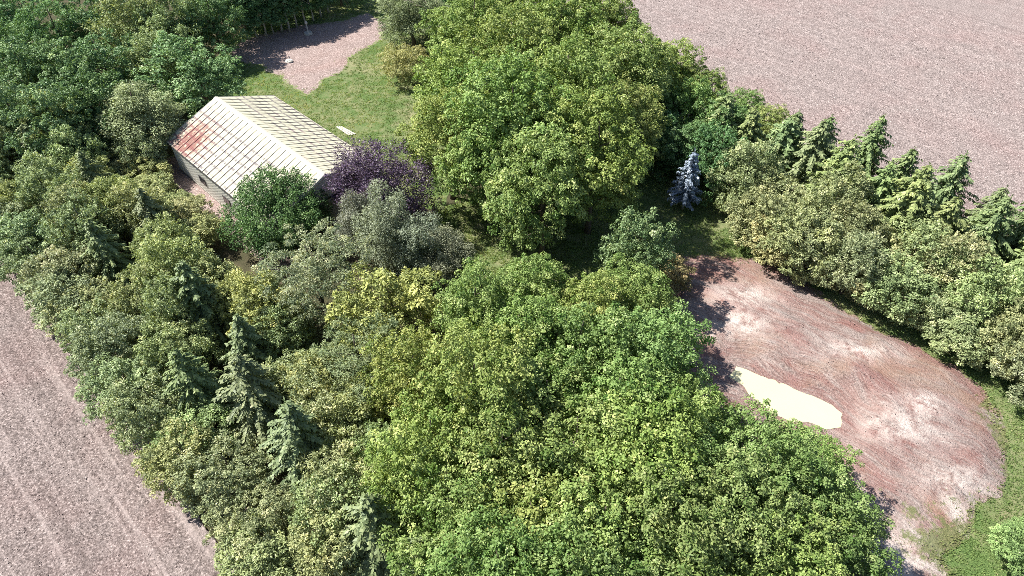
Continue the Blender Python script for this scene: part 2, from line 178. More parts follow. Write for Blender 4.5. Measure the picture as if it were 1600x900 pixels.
    ('windbreak_tree', 'spruce', 21.99, 63.75, 4.2, 9.29, (1.166, 1.149, 1.017), 'dark spruce along the back of the right windbreak, fifteenth from the bottom', 'tree', 'trees of the far windbreak'),
    ('windbreak_tree', 'spruce', 56.93, 35.75, 3.64, 9.1, (1.043, 1.081, 0.984), 'slim spruce on the far field edge of the right windbreak, first from the bottom', 'tree', 'trees of the far windbreak'),
    ('windbreak_tree', 'spruce', 53.88, 38.15, 3.53, 9.8, (1.033, 1.051, 0.899), 'slim spruce on the far field edge of the right windbreak, second from the bottom', 'tree', 'trees of the far windbreak'),
    ('windbreak_tree', 'spruce', 51.79, 41.42, 3.61, 10.83, (1.06, 1.164, 0.999), 'slim spruce on the far field edge of the right windbreak, third from the bottom', 'tree', 'trees of the far windbreak'),
    ('windbreak_tree', 'spruce', 48.43, 44.83, 4.13, 8.08, (1.144, 1.115, 0.97), 'slim spruce on the far field edge of the right windbreak, fourth from the bottom', 'tree', 'trees of the far windbreak'),
    ('windbreak_tree', 'spruce', 45.39, 46.67, 3.87, 10.67, (0.965, 1.02, 0.951), 'slim spruce on the far field edge of the right windbreak, fifth from the bottom', 'tree', 'trees of the far windbreak'),
    ('windbreak_tree', 'spruce', 43.68, 49.48, 3.63, 8.14, (1.047, 1.008, 0.982), 'slim spruce on the far field edge of the right windbreak, sixth from the bottom', 'tree', 'trees of the far windbreak'),
    ('windbreak_tree', 'spruce', 40.7, 52.29, 3.79, 9.73, (1.067, 1.105, 1.043), 'slim spruce on the far field edge of the right windbreak, seventh from the bottom', 'tree', 'trees of the far windbreak'),
    ('windbreak_tree', 'spruce', 37.29, 54.41, 3.8, 8.82, (1.032, 1.043, 0.913), 'slim spruce on the far field edge of the right windbreak, eighth from the bottom', 'tree', 'trees of the far windbreak'),
    ('windbreak_tree', 'spruce', 35.01, 57.46, 3.7, 10.37, (1.028, 1.081, 0.918), 'slim spruce on the far field edge of the right windbreak, ninth from the bottom', 'tree', 'trees of the far windbreak'),
    ('windbreak_tree', 'spruce', 31.43, 59.97, 3.79, 8.96, (0.967, 1.069, 0.896), 'slim spruce on the far field edge of the right windbreak, tenth from the bottom', 'tree', 'trees of the far windbreak'),
    ('windbreak_tree', 'spruce', 29.26, 62.39, 3.79, 7.87, (1.011, 1.013, 0.964), 'slim spruce on the far field edge of the right windbreak, eleventh from the bottom', 'tree', 'trees of the far windbreak'),
    ('windbreak_tree', 'broad', 21.71, 64.59, 3.05, 8.9, (0.948, 1.053, 0.816), 'mid-green leafy tree between the big maples and the far field, first from the right', 'tree', 'trees of the far windbreak'),
    ('windbreak_tree', 'broad', 19.48, 68.46, 2.93, 8.95, (1.113, 1.211, 0.81), 'mid-green leafy tree between the big maples and the far field, second from the right', 'tree', 'trees of the far windbreak'),
    ('windbreak_tree', 'broad', 16.02, 69.93, 2.9, 7.75, (0.989, 1.065, 0.758), 'mid-green leafy tree between the big maples and the far field, third from the right', 'tree', 'trees of the far windbreak'),
    ('windbreak_tree', 'broad', 13.6, 72.5, 3.46, 8.33, (1.002, 1.119, 0.814), 'mid-green leafy tree between the big maples and the far field, fourth from the right', 'tree', 'trees of the far windbreak'),
    ('windbreak_tree', 'broad', 11.11, 76.16, 2.94, 8.26, (0.931, 1.077, 0.753), 'mid-green leafy tree between the big maples and the far field, fifth from the right', 'tree', 'trees of the far windbreak'),
    ('windbreak_tree', 'broad', 7.89, 78.86, 3.35, 8.2, (1.06, 1.069, 0.814), 'mid-green leafy tree between the big maples and the far field, sixth from the right', 'tree', 'trees of the far windbreak'),
    ('windbreak_tree', 'broad', 5.04, 81.18, 3.47, 8.89, (0.972, 1.107, 0.794), 'mid-green leafy tree between the big maples and the far field, seventh from the right', 'tree', 'trees of the far windbreak'),
    ('windbreak_tree', 'broad', 3.31, 84.63, 3.29, 7.9, (0.95, 1.101, 0.768), 'mid-green leafy tree between the big maples and the far field, eighth from the right', 'tree', 'trees of the far windbreak'),
    ('windbreak_tree', 'broad', 0.08, 87.66, 3.0, 7.8, (1.046, 1.077, 0.775), 'mid-green leafy tree between the big maples and the far field, ninth from the right', 'tree', 'trees of the far windbreak'),
    ('windbreak_tree', 'broad', -2.63, 90.47, 3.3, 8.54, (1.096, 1.204, 0.753), 'mid-green leafy tree between the big maples and the far field, tenth from the right', 'tree', 'trees of the far windbreak'),
    ('windbreak_tree', 'broad', -5.56, 92.86, 3.43, 7.85, (1.116, 1.139, 0.839), 'mid-green leafy tree between the big maples and the far field, eleventh from the right', 'tree', 'trees of the far windbreak'),
    ('windbreak_tree', 'maple', 28.25, 65.41, 2.76, 6.66, (1.024, 0.944, 0.957), 'bright green small tree on the pale field edge behind the maples, first from the right', 'tree', 'trees of the far windbreak'),
    ('windbreak_tree', 'maple', 26.23, 68.66, 2.32, 6.6, (0.868, 1.002, 1.004), 'bright green small tree on the pale field edge behind the maples, second from the right', 'tree', 'trees of the far windbreak'),
    ('windbreak_tree', 'maple', 22.38, 71.24, 2.66, 7.63, (0.965, 0.953, 0.944), 'bright green small tree on the pale field edge behind the maples, third from the right', 'tree', 'trees of the far windbreak'),
    ('windbreak_tree', 'maple', 19.99, 74.2, 2.71, 7.45, (0.898, 0.908, 1.035), 'bright green small tree on the pale field edge behind the maples, fourth from the right', 'tree', 'trees of the far windbreak'),
    ('windbreak_tree', 'maple', 17.35, 76.07, 2.43, 7.0, (0.851, 0.98, 1.049), 'bright green small tree on the pale field edge behind the maples, fifth from the right', 'tree', 'trees of the far windbreak'),
    ('windbreak_tree', 'maple', 14.92, 79.44, 2.44, 7.21, (0.849, 0.952, 0.952), 'bright green small tree on the pale field edge behind the maples, sixth from the right', 'tree', 'trees of the far windbreak'),
    ('windbreak_tree', 'maple', 12.86, 81.66, 2.66, 7.35, (1.09, 0.96, 0.94), 'bright green small tree on the pale field edge behind the maples, seventh from the right', 'tree', 'trees of the far windbreak'),
    ('windbreak_tree', 'maple', 9.5, 84.1, 2.3, 7.97, (0.921, 0.987, 1.056), 'bright green small tree on the pale field edge behind the maples, eighth from the right', 'tree', 'trees of the far windbreak'),
    ('windbreak_tree', 'maple', 6.33, 86.37, 2.59, 7.27, (1.053, 0.968, 0.96), 'bright green small tree on the pale field edge behind the maples, ninth from the right', 'tree', 'trees of the far windbreak'),
    ('windbreak_tree', 'maple', 4.17, 89.49, 2.8, 7.24, (1.015, 0.983, 0.988), 'bright green small tree on the pale field edge behind the maples, tenth from the right', 'tree', 'trees of the far windbreak'),
    ('windbreak_tree', 'maple', 0.89, 91.35, 2.74, 6.63, (0.976, 0.991, 1.005), 'bright green small tree on the pale field edge behind the maples, eleventh from the right', 'tree', 'trees of the far windbreak'),
    ('windbreak_tree', 'maple', -1.46, 93.9, 2.77, 7.45, (1.082, 1.03, 1.018), 'bright green small tree on the pale field edge behind the maples, twelfth from the right', 'tree', 'trees of the far windbreak'),
    ('windbreak_tree', 'maple', -2.81, 96.57, 2.72, 6.73, (1.028, 0.996, 1.023), 'bright green small tree on the pale field edge behind the maples, thirteenth from the right', 'tree', 'trees of the far windbreak'),
    ('windbreak_tree', 'maple', -5.15, 98.94, 2.62, 7.0, (1.011, 0.976, 1.024), 'bright green small tree on the pale field edge behind the maples, fourteenth from the right', 'tree', 'trees of the far windbreak'),
    ('windbreak_tree', 'maple', -8.31, 101.1, 2.42, 6.73, (1.031, 0.968, 1.055), 'bright green small tree on the pale field edge behind the maples, fifteenth from the right', 'tree', 'trees of the far windbreak'),
    ('windbreak_tree', 'broad', 21.13, 59.45, 2.8, 8.49, (0.74, 0.952, 0.828), 'dark green tree behind the blue spruce and the maples, first from the right', 'tree', 'trees of the far windbreak'),
    ('windbreak_tree', 'broad', 17.89, 61.23, 3.08, 7.29, (0.785, 0.896, 0.753), 'dark green tree behind the blue spruce and the maples, second from the right', 'tree', 'trees of the far windbreak'),
    ('windbreak_tree', 'broad', 15.14, 64.39, 3.29, 7.33, (0.718, 0.911, 0.791), 'dark green tree behind the blue spruce and the maples, third from the right', 'tree', 'trees of the far windbreak'),
    ('windbreak_tree', 'broad', 12.45, 68.16, 3.04, 7.65, (0.833, 0.969, 0.815), 'dark green tree behind the blue spruce and the maples, fourth from the right', 'tree', 'trees of the far windbreak'),
    ('windbreak_tree', 'broad', 8.92, 70.18, 2.84, 7.88, (0.746, 0.88, 0.812), 'dark green tree behind the blue spruce and the maples, fifth from the right', 'tree', 'trees of the far windbreak'),
    ('maple_tree', 'maple', 2.79, 49.44, 4.7, 15, (0.969, 0.988, 1.026), 'bright green maple whose lowest boughs hang over the dark shade', 'maple', 'big maples above the dark lawn'),
    ('maple_tree', 'maple', -2.4, 54.61, 4.2, 13, (0.892, 0.951, 0.895), 'maple at the left front of the upper group, right of the purple tree', 'maple', 'big maples above the dark lawn'),
    ('maple_tree', 'maple', -6.26, 58.43, 4.4, 13, (1.106, 1.022, 0.968), 'maple reaching furthest left over the sunny lawn, above the purple tree', 'maple', 'big maples above the dark lawn'),
    ('maple_tree', 'maple', 7.56, 52.85, 4.9, 15, (0.964, 0.94, 0.847), 'broad maple at the right front of the upper group', 'maple', 'big maples above the dark lawn'),
    ('maple_tree', 'maple', 12.05, 61.74, 3.7, 12, (1.049, 0.953, 0.97), 'maple at the right edge of the upper group, up-left of the blue spruce', 'maple', 'big maples above the dark lawn'),
    ('maple_tree', 'maple', 0.0, 55.74, 5.6, 17, (0.883, 0.992, 0.948), 'tall maple at the heart of the upper group', 'maple', 'big maples above the dark lawn'),
    ('maple_tree', 'maple', -3.94, 67.38, 4.8, 14, (1.041, 1.062, 0.945), 'maple just right of the small yellow bush', 'maple', 'big maples above the dark lawn'),
    ('maple_tree', 'maple', 5.36, 61.53, 5.6, 17, (0.944, 0.961, 0.915), 'tall maple behind the heart of the upper group', 'maple', 'big maples above the dark lawn'),
    ('maple_tree', 'maple', 12.14, 69.47, 4.8, 14, (1.003, 0.989, 1.054), 'maple near the far field in the right half of the upper group', 'maple', 'big maples above the dark lawn'),
    ('maple_tree', 'maple', 0.0, 70.75, 5.3, 16, (0.974, 0.924, 0.901), 'tall maple at the back of the upper group, below the top edge', 'maple', 'big maples above the dark lawn'),
    ('maple_tree', 'maple', -4.42, 79.94, 4.8, 14, (0.945, 0.973, 0.915), 'maple at the top left of the upper group, right of the round willow', 'maple', 'big maples above the dark lawn'),
    ('maple_tree', 'maple', 5.51, 76.99, 5.3, 16, (0.973, 0.988, 0.942), 'maple at the top of the upper group, in the middle', 'maple', 'big maples above the dark lawn'),
    ('maple_tree', 'maple', 11.37, 82.66, 4.6, 13, (1.05, 1.015, 1.021), 'maple at the top right of the upper group, next to the field corner', 'maple', 'big maples above the dark lawn'),
    ('maple_tree', 'maple', 0.0, 87.23, 5.0, 14, (1.03, 0.986, 0.978), 'maple cut by the top edge above the upper group', 'maple', 'big maples above the dark lawn'),
    ('maple_tree', 'maple', 17.26, 73.27, 4.2, 10, (1.12, 1.08, 1.003), 'lighter maple right of the upper group, towards the far field', 'maple', 'big maples above the dark lawn'),
    ('maple_tree', 'maple', 1.25, 37.67, 3.28, 10.8, (0.871, 0.935, 0.897), 'maple at the top of the lower grove, below the dark shade', 'maple', 'maples of the lower grove'),
    ('maple_tree', 'maple', -2.61, 34.72, 3.4, 12.1, (0.953, 0.996, 1.017), 'maple at the upper left of the lower grove, right of the grey willows', 'maple', 'maples of the lower grove'),
    ('maple_tree', 'maple', 5.69, 34.57, 3.26, 11.8, (1.093, 1.018, 0.951), 'maple in the lower grove left of the sage-green tree', 'maple', 'maples of the lower grove'),
    ('maple_tree', 'maple', 9.46, 37.01, 3.32, 9.8, (0.943, 0.965, 0.951), 'maple in the lower grove beside the bare earth', 'maple', 'maples of the lower grove'),
    ('maple_tree', 'maple', 0.45, 31.34, 3.9, 12.7, (0.871, 0.953, 0.885), 'second maple down the left side of the lower grove', 'maple', 'maples of the lower grove'),
    ('maple_tree', 'maple', 4.63, 30.42, 3.89, 13.4, (0.892, 0.966, 1.019), 'maple in the upper middle of the lower grove', 'maple', 'maples of the lower grove'),
    ('maple_tree', 'maple', 9.38, 30.2, 4.07, 11.5, (0.852, 0.987, 1.049), 'maple throwing its shadow onto the upper part of the earth', 'maple', 'maples of the lower grove'),
    ('maple_tree', 'maple', -6.53, 28.68, 3.35, 11.8, (1.077, 0.942, 0.866), 'maple below the yellow-topped tree', 'maple', 'maples of the lower grove'),
    ('maple_tree', 'maple', -2.26, 26.52, 4.1, 14.3, (1.074, 1.009, 0.959), 'maple on the left side of the lower grove, at mid height', 'maple', 'maples of the lower grove'),
    ('maple_tree', 'maple', 2.31, 26.5, 4.16, 12.0, (0.936, 0.969, 0.984), 'maple in the very middle of the lower grove', 'maple', 'maples of the lower grove'),
    ('maple_tree', 'maple', 6.58, 25.75, 4.12, 13.2, (0.857, 0.963, 0.931), 'maple in the middle of the lower grove, towards the earth', 'maple', 'maples of the lower grove'),
    ('maple_tree', 'maple', 10.53, 26.24, 3.21, 11.4, (0.974, 1.008, 0.973), 'maple at the left end of the pale pond', 'maple', 'maples of the lower grove'),
    ('maple_tree', 'maple', -4.73, 23.0, 3.85, 13.0, (1.05, 1.039, 0.917), 'maple on the left side of the lower grove beside the tall spruce', 'maple', 'maples of the lower grove'),
    ('maple_tree', 'maple', -0.58, 22.08, 4.09, 13.1, (0.993, 0.95, 0.941), 'maple left of centre in the lower part of the grove', 'maple', 'maples of the lower grove'),
    ('maple_tree', 'maple', 3.44, 21.39, 4.24, 13.2, (1.01, 0.976, 0.987), 'maple in the centre of the lower part of the grove', 'maple', 'maples of the lower grove'),
    ('maple_tree', 'maple', 7.43, 21.32, 4.21, 13.4, (1.051, 1.06, 0.939), 'maple right of centre in the lower part of the grove', 'maple', 'maples of the lower grove'),
    ('maple_tree', 'maple', 11.46, 21.97, 3.56, 10.9, (0.792, 0.87, 0.926), 'maple below the left end of the pond', 'maple', 'maples of the lower grove'),
    ('maple_tree', 'maple', 15.13, 22.41, 3.34, 10.9, (0.841, 0.918, 0.943), 'maple in front of the right half of the pond', 'maple', 'maples of the lower grove'),
    ('maple_tree', 'maple', 20.21, 23.95, 2.73, 6.5, (0.951, 1.023, 0.964), 'thin-topped maple reaching furthest right over the earth', 'maple', 'maples of the lower grove'),
    ('maple_tree', 'maple', -2.6, 18.78, 3.84, 11.8, (0.945, 0.961, 0.951), 'maple near the bottom edge at the left of the grove', 'maple', 'maples of the lower grove'),
    ('maple_tree', 'maple', 1.11, 18.45, 3.96, 11.6, (1.102, 0.988, 0.92), 'maple near the bottom edge, left of the middle', 'maple', 'maples of the lower grove'),
    ('maple_tree', 'maple', 4.91, 17.89, 4.1, 12.2, (0.988, 1.014, 0.96), 'maple near the bottom edge, in the middle', 'maple', 'maples of the lower grove'),
    ('maple_tree', 'maple', 8.94, 18.21, 3.88, 12.4, (0.845, 0.817, 0.869), 'maple near the bottom edge, right of the middle', 'maple', 'maples of the lower grove'),
    ('maple_tree', 'maple', 13.07, 19.03, 3.85, 11.6, (0.905, 0.899, 0.976), 'maple near the bottom edge under the pond', 'maple', 'maples of the lower grove'),
    ('maple_tree', 'maple', 17.5, 20.11, 3.38, 9.4, (0.912, 0.968, 1.035), 'maple on the right rim of the grove near the bottom', 'maple', 'maples of the lower grove'),
    ('maple_tree', 'maple', -0.68, 15.14, 3.89, 13.1, (0.766, 0.878, 0.839), 'maple cut by the bottom edge at the left of the grove', 'maple', 'maples of the lower grove'),
    ('maple_tree', 'maple', 2.9, 14.99, 3.66, 13.0, (0.857, 0.915, 0.928), 'maple cut by the bottom edge, left of the middle', 'maple', 'maples of the lower grove'),
    ('maple_tree', 'maple', 6.73, 15.55, 3.72, 10.7, (0.832, 0.876, 0.946), 'maple cut by the bottom edge, right of the middle', 'maple', 'maples of the lower grove'),
    ('maple_tree', 'maple', 10.74, 15.97, 4.04, 10.4, (1.003, 0.987, 0.952), 'maple cut by the bottom edge under the pond', 'maple', 'maples of the lower grove'),
    ('maple_tree', 'maple', 15.03, 16.54, 3.6, 10.3, (0.999, 1.008, 0.929), 'maple cut by the bottom edge, second from the right rim', 'maple', 'maples of the lower grove'),
    ('maple_tree', 'maple', 18.71, 17.15, 3.27, 10.1, (0.756, 0.821, 0.851), 'maple at the bottom right rim of the grove, beside the weedy earth', 'maple', 'maples of the lower grove'),
    ('sage_tree', 'broad', 10.66, 43.07, 3.0, 11, (1.211, 1.155, 1.143), 'sage-green tree between the dark lawn and the bare earth', 'tree', None),
    ('brown_shrub', 'hedge', 14.15, 44.62, 1.9, 4, (0.895, 0.71, 0.627), 'brownish shrub at the upper left rim of the bare earth', 'shrub', None),
    ('yellow_topped_tree', 'hedge', -9.48, 37.46, 4.0, 9, (1.179, 1.163, 0.748), 'yellow-green rounded tree below the grey willows', 'tree', None),
    ('layered_pine', 'pine', -15.94, 40.22, 4.4, 11, (1.336, 1.19, 1.119), 'grey-green pine with layered boughs below the dark yew', 'pine', None),
    ('layered_pine', 'pine', -11.11, 31.8, 3.8, 10, (1.11, 1.054, 0.848), 'smaller grey-green pine left of the lower maple grove', 'pine', None),
    ('yew_tree', 'yew', -22.02, 51.24, 4.7, 8, (0.941, 1.022, 0.955), 'broad dark green yew in front of the barn end', 'yew', None),
    ('purple_tree', 'purple', -12.87, 53.35, 4.7, 10, (1.056, 0.951, 1.044), 'dark purple-leaved tree at the corner of the barn', 'tree', None),
    ('grey_willow', 'willow', -14.13, 48.57, 1.7, 9, (0.908, 0.876, 1.026), 'narrow grey willow on the left of three, against the purple tree', 'willow', 'grey willows'),
    ('grey_willow', 'willow', -10.91, 46.52, 2.5, 10, (0.921, 0.956, 0.962), 'widest grey willow, in the middle below the purple tree', 'willow', 'grey willows'),
    ('grey_willow', 'willow', -8.05, 45.01, 2.1, 8.5, (0.899, 0.961, 1.026), 'grey willow on the right of three below the purple tree', 'willow', 'grey willows'),
    ('grey_willow', 'willow', -5.6, 44.76, 2.0, 7, (0.991, 0.956, 0.95), 'short grey willow on its own, beside the dark shade', 'willow', 'grey willows'),
    ('blue_spruce', 'blue_spruce', 17.66, 56.59, 1.75, 7.2, (1.015, 1.025, 0.995), 'small blue spruce on a bare pale stem by the dark lawn', 'spruce', None),
    ('yellow_bush', 'yellow', -14.15, 83.35, 2.9, 5, (1.052, 0.97, 1.056), 'small yellow-green bush alone on the sunny lawn', 'bush', None),
    ('round_willow', 'willow', -13.87, 92.93, 4.2, 9, (0.821, 0.894, 0.706), 'round fine-leaved willow at the top edge, above the yellow bush', 'willow', None),
    ('round_willow', 'willow', -40.34, 66.12, 4.0, 9.5, (1.069, 1.142, 0.902), 'round pale grey-green willow at the far left corner of the barn', 'willow', None),
    ('round_tree', 'broad', -36.72, 75.1, 5.0, 10, (1.075, 1.182, 1.104), 'big round grey-green tree behind the far end of the barn', 'tree', None),
    ('wood_tree', 'broad', -65.11, 88.6, 4.0887740423376275, 9.97265694452745, (0.852, 1.033, 0.959), 'dark green tree in the top left corner wood', 'tree', 'corner wood'),
    ('wood_tree', 'broad', -58.45, 86.19, 3.7509789971697454, 10.353758918739413, (0.957, 1.139, 0.984), 'dark green second tree along the top of the corner wood', 'tree', 'corner wood'),
    ('wood_tree', 'broad', -54.43, 89.18, 3.9159109900237663, 10.259413477805982, (0.792, 0.937, 0.879), 'dark green third tree along the top of the corner wood', 'tree', 'corner wood'),
    ('wood_tree', 'hedge', -48.07, 85.9, 4.155937554073219, 10.569248419326094, (0.806, 0.878, 0.71), 'olive fourth tree along the top of the corner wood', 'tree', 'corner wood'),
    ('wood_tree', 'broad', -56.97, 75.09, 4.179160956448001, 10.40653140547775, (0.935, 1.029, 0.962), 'dark green tree at the left edge of the corner wood, second row', 'tree', 'corner wood'),
    ('wood_tree', 'broad', -51.57, 74.03, 4.181958359572295, 10.662576752172715, (1.012, 1.075, 0.991), 'dark green second tree in the second row of the corner wood', 'tree', 'corner wood'),
    ('wood_tree', 'broad', -48.81, 77.43, 4.110499222553438, 9.753353705813836, (0.818, 0.962, 0.89), 'dark green tree in the second row of the corner wood, third from the left', 'tree', 'corner wood'),
    ('wood_tree', 'hedge', -43.97, 77.65, 4.0459851530269955, 9.56661861670843, (0.752, 0.874, 0.743), 'olive tree in the second row of the corner wood, left of the big round tree', 'tree', 'corner wood'),
    ('wood_tree', 'broad', -52.86, 64.97, 3.869314413789488, 10.631972354103983, (0.942, 0.992, 0.988), 'dark green tree at the left edge of the corner wood, third row', 'tree', 'corner wood'),
    ('wood_tree', 'broad', -48.41, 64.23, 4.049401932302787, 10.734410315645274, (1.009, 1.07, 1.042), 'dark green tree in the third row of the corner wood, second from the left', 'tree', 'corner wood'),
    ('wood_tree', 'broad', -45.47, 66.55, 4.045626315759707, 10.369277593151407, (0.84, 0.933, 0.808), 'dark green tree in the third row of the corner wood, beside the round willow', 'tree', 'corner wood'),
    ('wood_tree', 'hedge', -43.82, 87.75, 3.8429394870088247, 10.59477715763059, (0.771, 0.927, 0.789), 'olive tree along the top of the corner wood, left of the poplars', 'tree', 'corner wood'),
    ('wood_tree', 'broad', -39.39, 89.24, 3.587225778755369, 10.21379640784205, (0.919, 1.046, 0.917), 'dark green tree along the top of the corner wood, touching the poplars', 'tree', 'corner wood'),
    ('wood_tree', 'hedge', -46.16, 63.62, 2.4, 5.5, (0.971, 1.133, 1.035), 'dark green low tree below the corner wood, left of the round willow', 'tree', 'corner wood'),
    ('wood_tree', 'hedge', -40.52, 62.41, 2.4, 5.5, (0.796, 0.903, 0.881), 'dark green low tree below the round willow at the barn wall', 'tree', 'corner wood'),
    ('wood_tree', 'hedge', -43.86, 83.71, 4.017733019963689, 9.465732863518395, (0.808, 0.943, 0.785), 'olive tree wedged above the big round tree', 'tree', 'corner wood'),
    ('wood_tree', 'broad', -41.44, 95.76, 3.817486818557935, 9.953172452839743, (0.91, 1.011, 0.915), 'dark green tree behind the left end of the poplars', 'tree', 'corner wood'),
    ('wood_tree', 'broad', -62.55, 80.78, 3.544554619824081, 10.402128313329762, (0.984, 1.109, 0.988), 'dark green tree cut by the left edge near the top', 'tree', 'corner wood'),
    ('olive_tree', 'hedge', -19.36, 38.74, 2.9, 8, (1.152, 1.13, 0.756), 'yellow-green tree below the yew, left of the layered pine', 'tree', 'olive trees beside the grove'),
    ('olive_tree', 'hedge', -14.89, 30.63, 2.8, 7.5, (1.113, 1.064, 0.81), 'light olive tree left of the smaller pine', 'tree', 'olive trees beside the grove'),
    ('olive_tree', 'hedge', -11.36, 27.59, 2.8, 7.5, (1.118, 1.117, 0.863), 'pale olive tree between the tall spruce and the lower maples', 'tree', 'olive trees beside the grove'),
    ('olive_tree', 'hedge', -11.12, 22.45, 2.8, 7.5, (1.012, 1.001, 0.902), 'grey-olive tree right of the tallest spruce', 'tree', 'olive trees beside the grove'),
    ('olive_tree', 'hedge', -11.69, 18.76, 2.8, 7, (1.056, 1.038, 0.9), 'yellowish olive tree near the bottom edge, left of the spruces', 'tree', 'olive trees beside the grove'),
    ('olive_tree', 'hedge', -21.75, 39.32, 2.6, 7, (1.148, 1.118, 0.806), 'yellow-green tree below the yew, right of the halfway spruce', 'tree', 'olive trees beside the grove'),
    ('olive_tree', 'hedge', -8.42, 24.13, 2.5, 8, (0.874, 1.034, 0.793), 'dark olive tree against the left side of the lower maples', 'tree', 'olive trees beside the grove'),
    ('olive_tree', 'hedge', -18.47, 37.05, 2.4, 6, (0.843, 0.98, 0.831), 'dark green tree in the hollow left of the layered pine', 'tree', 'olive trees beside the grove'),
    ('poplar_tree', 'poplar', -37.83, 95.39, 2.09, 8.88, (0.85, 1.012, 0.962), 'pale-stemmed poplar of the top grove, first along its front from the left', 'poplar', 'poplar grove'),
    ('poplar_tree', 'poplar', -36.65, 95.8, 1.73, 8.58, (0.906, 1.097, 0.995), 'pale-stemmed poplar of the top grove, second along its front from the left', 'poplar', 'poplar grove'),
    ('poplar_tree', 'poplar', -35.52, 96.41, 2.08, 9.86, (0.853, 1.062, 0.988), 'pale-stemmed poplar of the top grove, third along its front from the left', 'poplar', 'poplar grove'),
    ('poplar_tree', 'poplar', -34.61, 97.24, 1.75, 9.94, (0.874, 1.058, 1.017), 'pale-stemmed poplar of the top grove, fourth along its front from the left', 'poplar', 'poplar grove'),
    ('poplar_tree', 'poplar', -33.55, 97.86, 2.08, 9.5, (0.888, 1.043, 0.959), 'pale-stemmed poplar of the top grove, fifth along its front from the left', 'poplar', 'poplar grove'),
    ('poplar_tree', 'poplar', -32.57, 98.07, 2.09, 9.99, (0.87, 0.992, 0.971), 'pale-stemmed poplar of the top grove, sixth along its front from the left', 'poplar', 'poplar grove'),
    ('poplar_tree', 'poplar', -31.73, 99.35, 1.84, 9.85, (0.944, 1.092, 0.946), 'pale-stemmed poplar of the top grove, seventh along its front from the left', 'poplar', 'poplar grove'),
    ('poplar_tree', 'poplar', -30.63, 100.43, 2.01, 9.56, (0.916, 1.111, 0.947), 'pale-stemmed poplar of the top grove, eighth along its front from the left', 'poplar', 'poplar grove'),
    ('poplar_tree', 'poplar', -29.71, 101.52, 1.76, 9.63, (0.947, 1.072, 0.976), 'pale-stemmed poplar of the top grove, ninth along its front from the left', 'poplar', 'poplar grove'),
    ('poplar_tree', 'poplar', -28.82, 102.86, 1.94, 9.64, (0.857, 1.028, 0.971), 'pale-stemmed poplar of the top grove, tenth along its front from the left', 'poplar', 'poplar grove'),
    ('poplar_tree', 'poplar', -37.18, 99.99, 1.75, 9.22, (0.864, 1.017, 0.957), 'pale-stemmed poplar of the top grove, first of those standing behind its front', 'poplar', 'poplar grove'),
    ('poplar_tree', 'poplar', -34.83, 101.3, 1.97, 8.52, (0.923, 1.012, 0.944), 'pale-stemmed poplar of the top grove, second of those standing behind its front', 'poplar', 'poplar grove'),
    ('poplar_tree', 'poplar', -32.74, 103.08, 2.07, 8.83, (0.947, 1.096, 1.047), 'pale-stemmed poplar of the top grove, third of those standing behind its front', 'poplar', 'poplar grove'),
    ('poplar_tree', 'poplar', -30.89, 105.37, 1.76, 9.17, (0.856, 1.104, 1.041), 'pale-stemmed poplar of the top grove, fourth of those standing behind its front', 'poplar', 'poplar grove'),
    ('poplar_tree', 'poplar', -39.34, 99.56, 1.95, 9.18, (0.883, 1.091, 0.997), 'pale-stemmed poplar of the top grove, fifth of those standing behind its front', 'poplar', 'poplar grove'),
    ('poplar_tree', 'poplar', -27.96, 104.45, 1.95, 8.71, (0.87, 0.994, 1.026), 'pale-stemmed poplar of the top grove, sixth of those standing behind its front', 'poplar', 'poplar grove'),
    ('poplar_tree', 'poplar', -41.4, 102.19, 1.92, 8.72, (0.94, 1.021, 0.989), 'pale-stemmed poplar of the top grove, seventh of those standing behind its front', 'poplar', 'poplar grove'),
    ('poplar_tree', 'poplar', -39.47, 103.99, 1.76, 8.91, (0.937, 1.029, 0.96), 'pale-stemmed poplar of the top grove, eighth of those standing behind its front', 'poplar', 'poplar grove'),
    ('poplar_tree', 'poplar', -37.49, 105.84, 1.9, 8.98, (0.944, 1.001, 1.057), 'pale-stemmed poplar of the top grove, ninth of those standing behind its front', 'poplar', 'poplar grove'),
    ('poplar_tree', 'poplar', -35.37, 107.73, 1.72, 9.84, (0.918, 1.014, 0.997), 'pale-stemmed poplar of the top grove, tenth of those standing behind its front', 'poplar', 'poplar grove'),
    ('poplar_tree', 'poplar', -33.39, 109.67, 1.81, 8.89, (0.868, 1.033, 1.059), 'pale-stemmed poplar of the top grove, eleventh of those standing behind its front', 'poplar', 'poplar grove'),
    ('poplar_tree', 'poplar', -30.45, 110.17, 2.1, 9.89, (0.857, 1.023, 1.048), 'pale-stemmed poplar of the top grove, twelfth of those standing behind its front', 'poplar', 'poplar grove'),
    ('poplar_tree', 'poplar', -43.68, 106.78, 1.72, 9.59, (0.878, 1.11, 0.942), 'pale-stemmed poplar of the top grove, thirteenth of those standing behind its front', 'poplar', 'poplar grove'),
    ('wood_tree', 'broad', -26.45, 106.86, 3.4, 8, (0.933, 1.03, 0.861), 'green tree cut by the top edge between poplars and the round willow', 'tree', None),
    ('wood_tree', 'broad', -9.98, 97.89, 3.0, 7, (0.846, 1.092, 0.903), 'green small tree right of the round willow at the top edge', 'tree', None),
    ('corner_bush', 'hedge', 33.15, 20.0, 1.9, 3.2, (0.751, 0.992, 0.682), 'bright green bush in the bottom right corner', 'bush', None),
]

# ------------------------------------------------------------------ helpers
def tag(o, label=None, cat=None, group=None, kind=None):
    if label: o['label'] = label
    if cat: o['category'] = cat
    if group: o['group'] = group
    if kind: o['kind'] = kind
    return o

def empty(name, loc, rz=0.0):
    o = bpy.data.objects.new(name, None); col.objects.link(o)
    o.location = loc; o.rotation_euler = (0, 0, rz); o.empty_display_size = 0.3
    return o

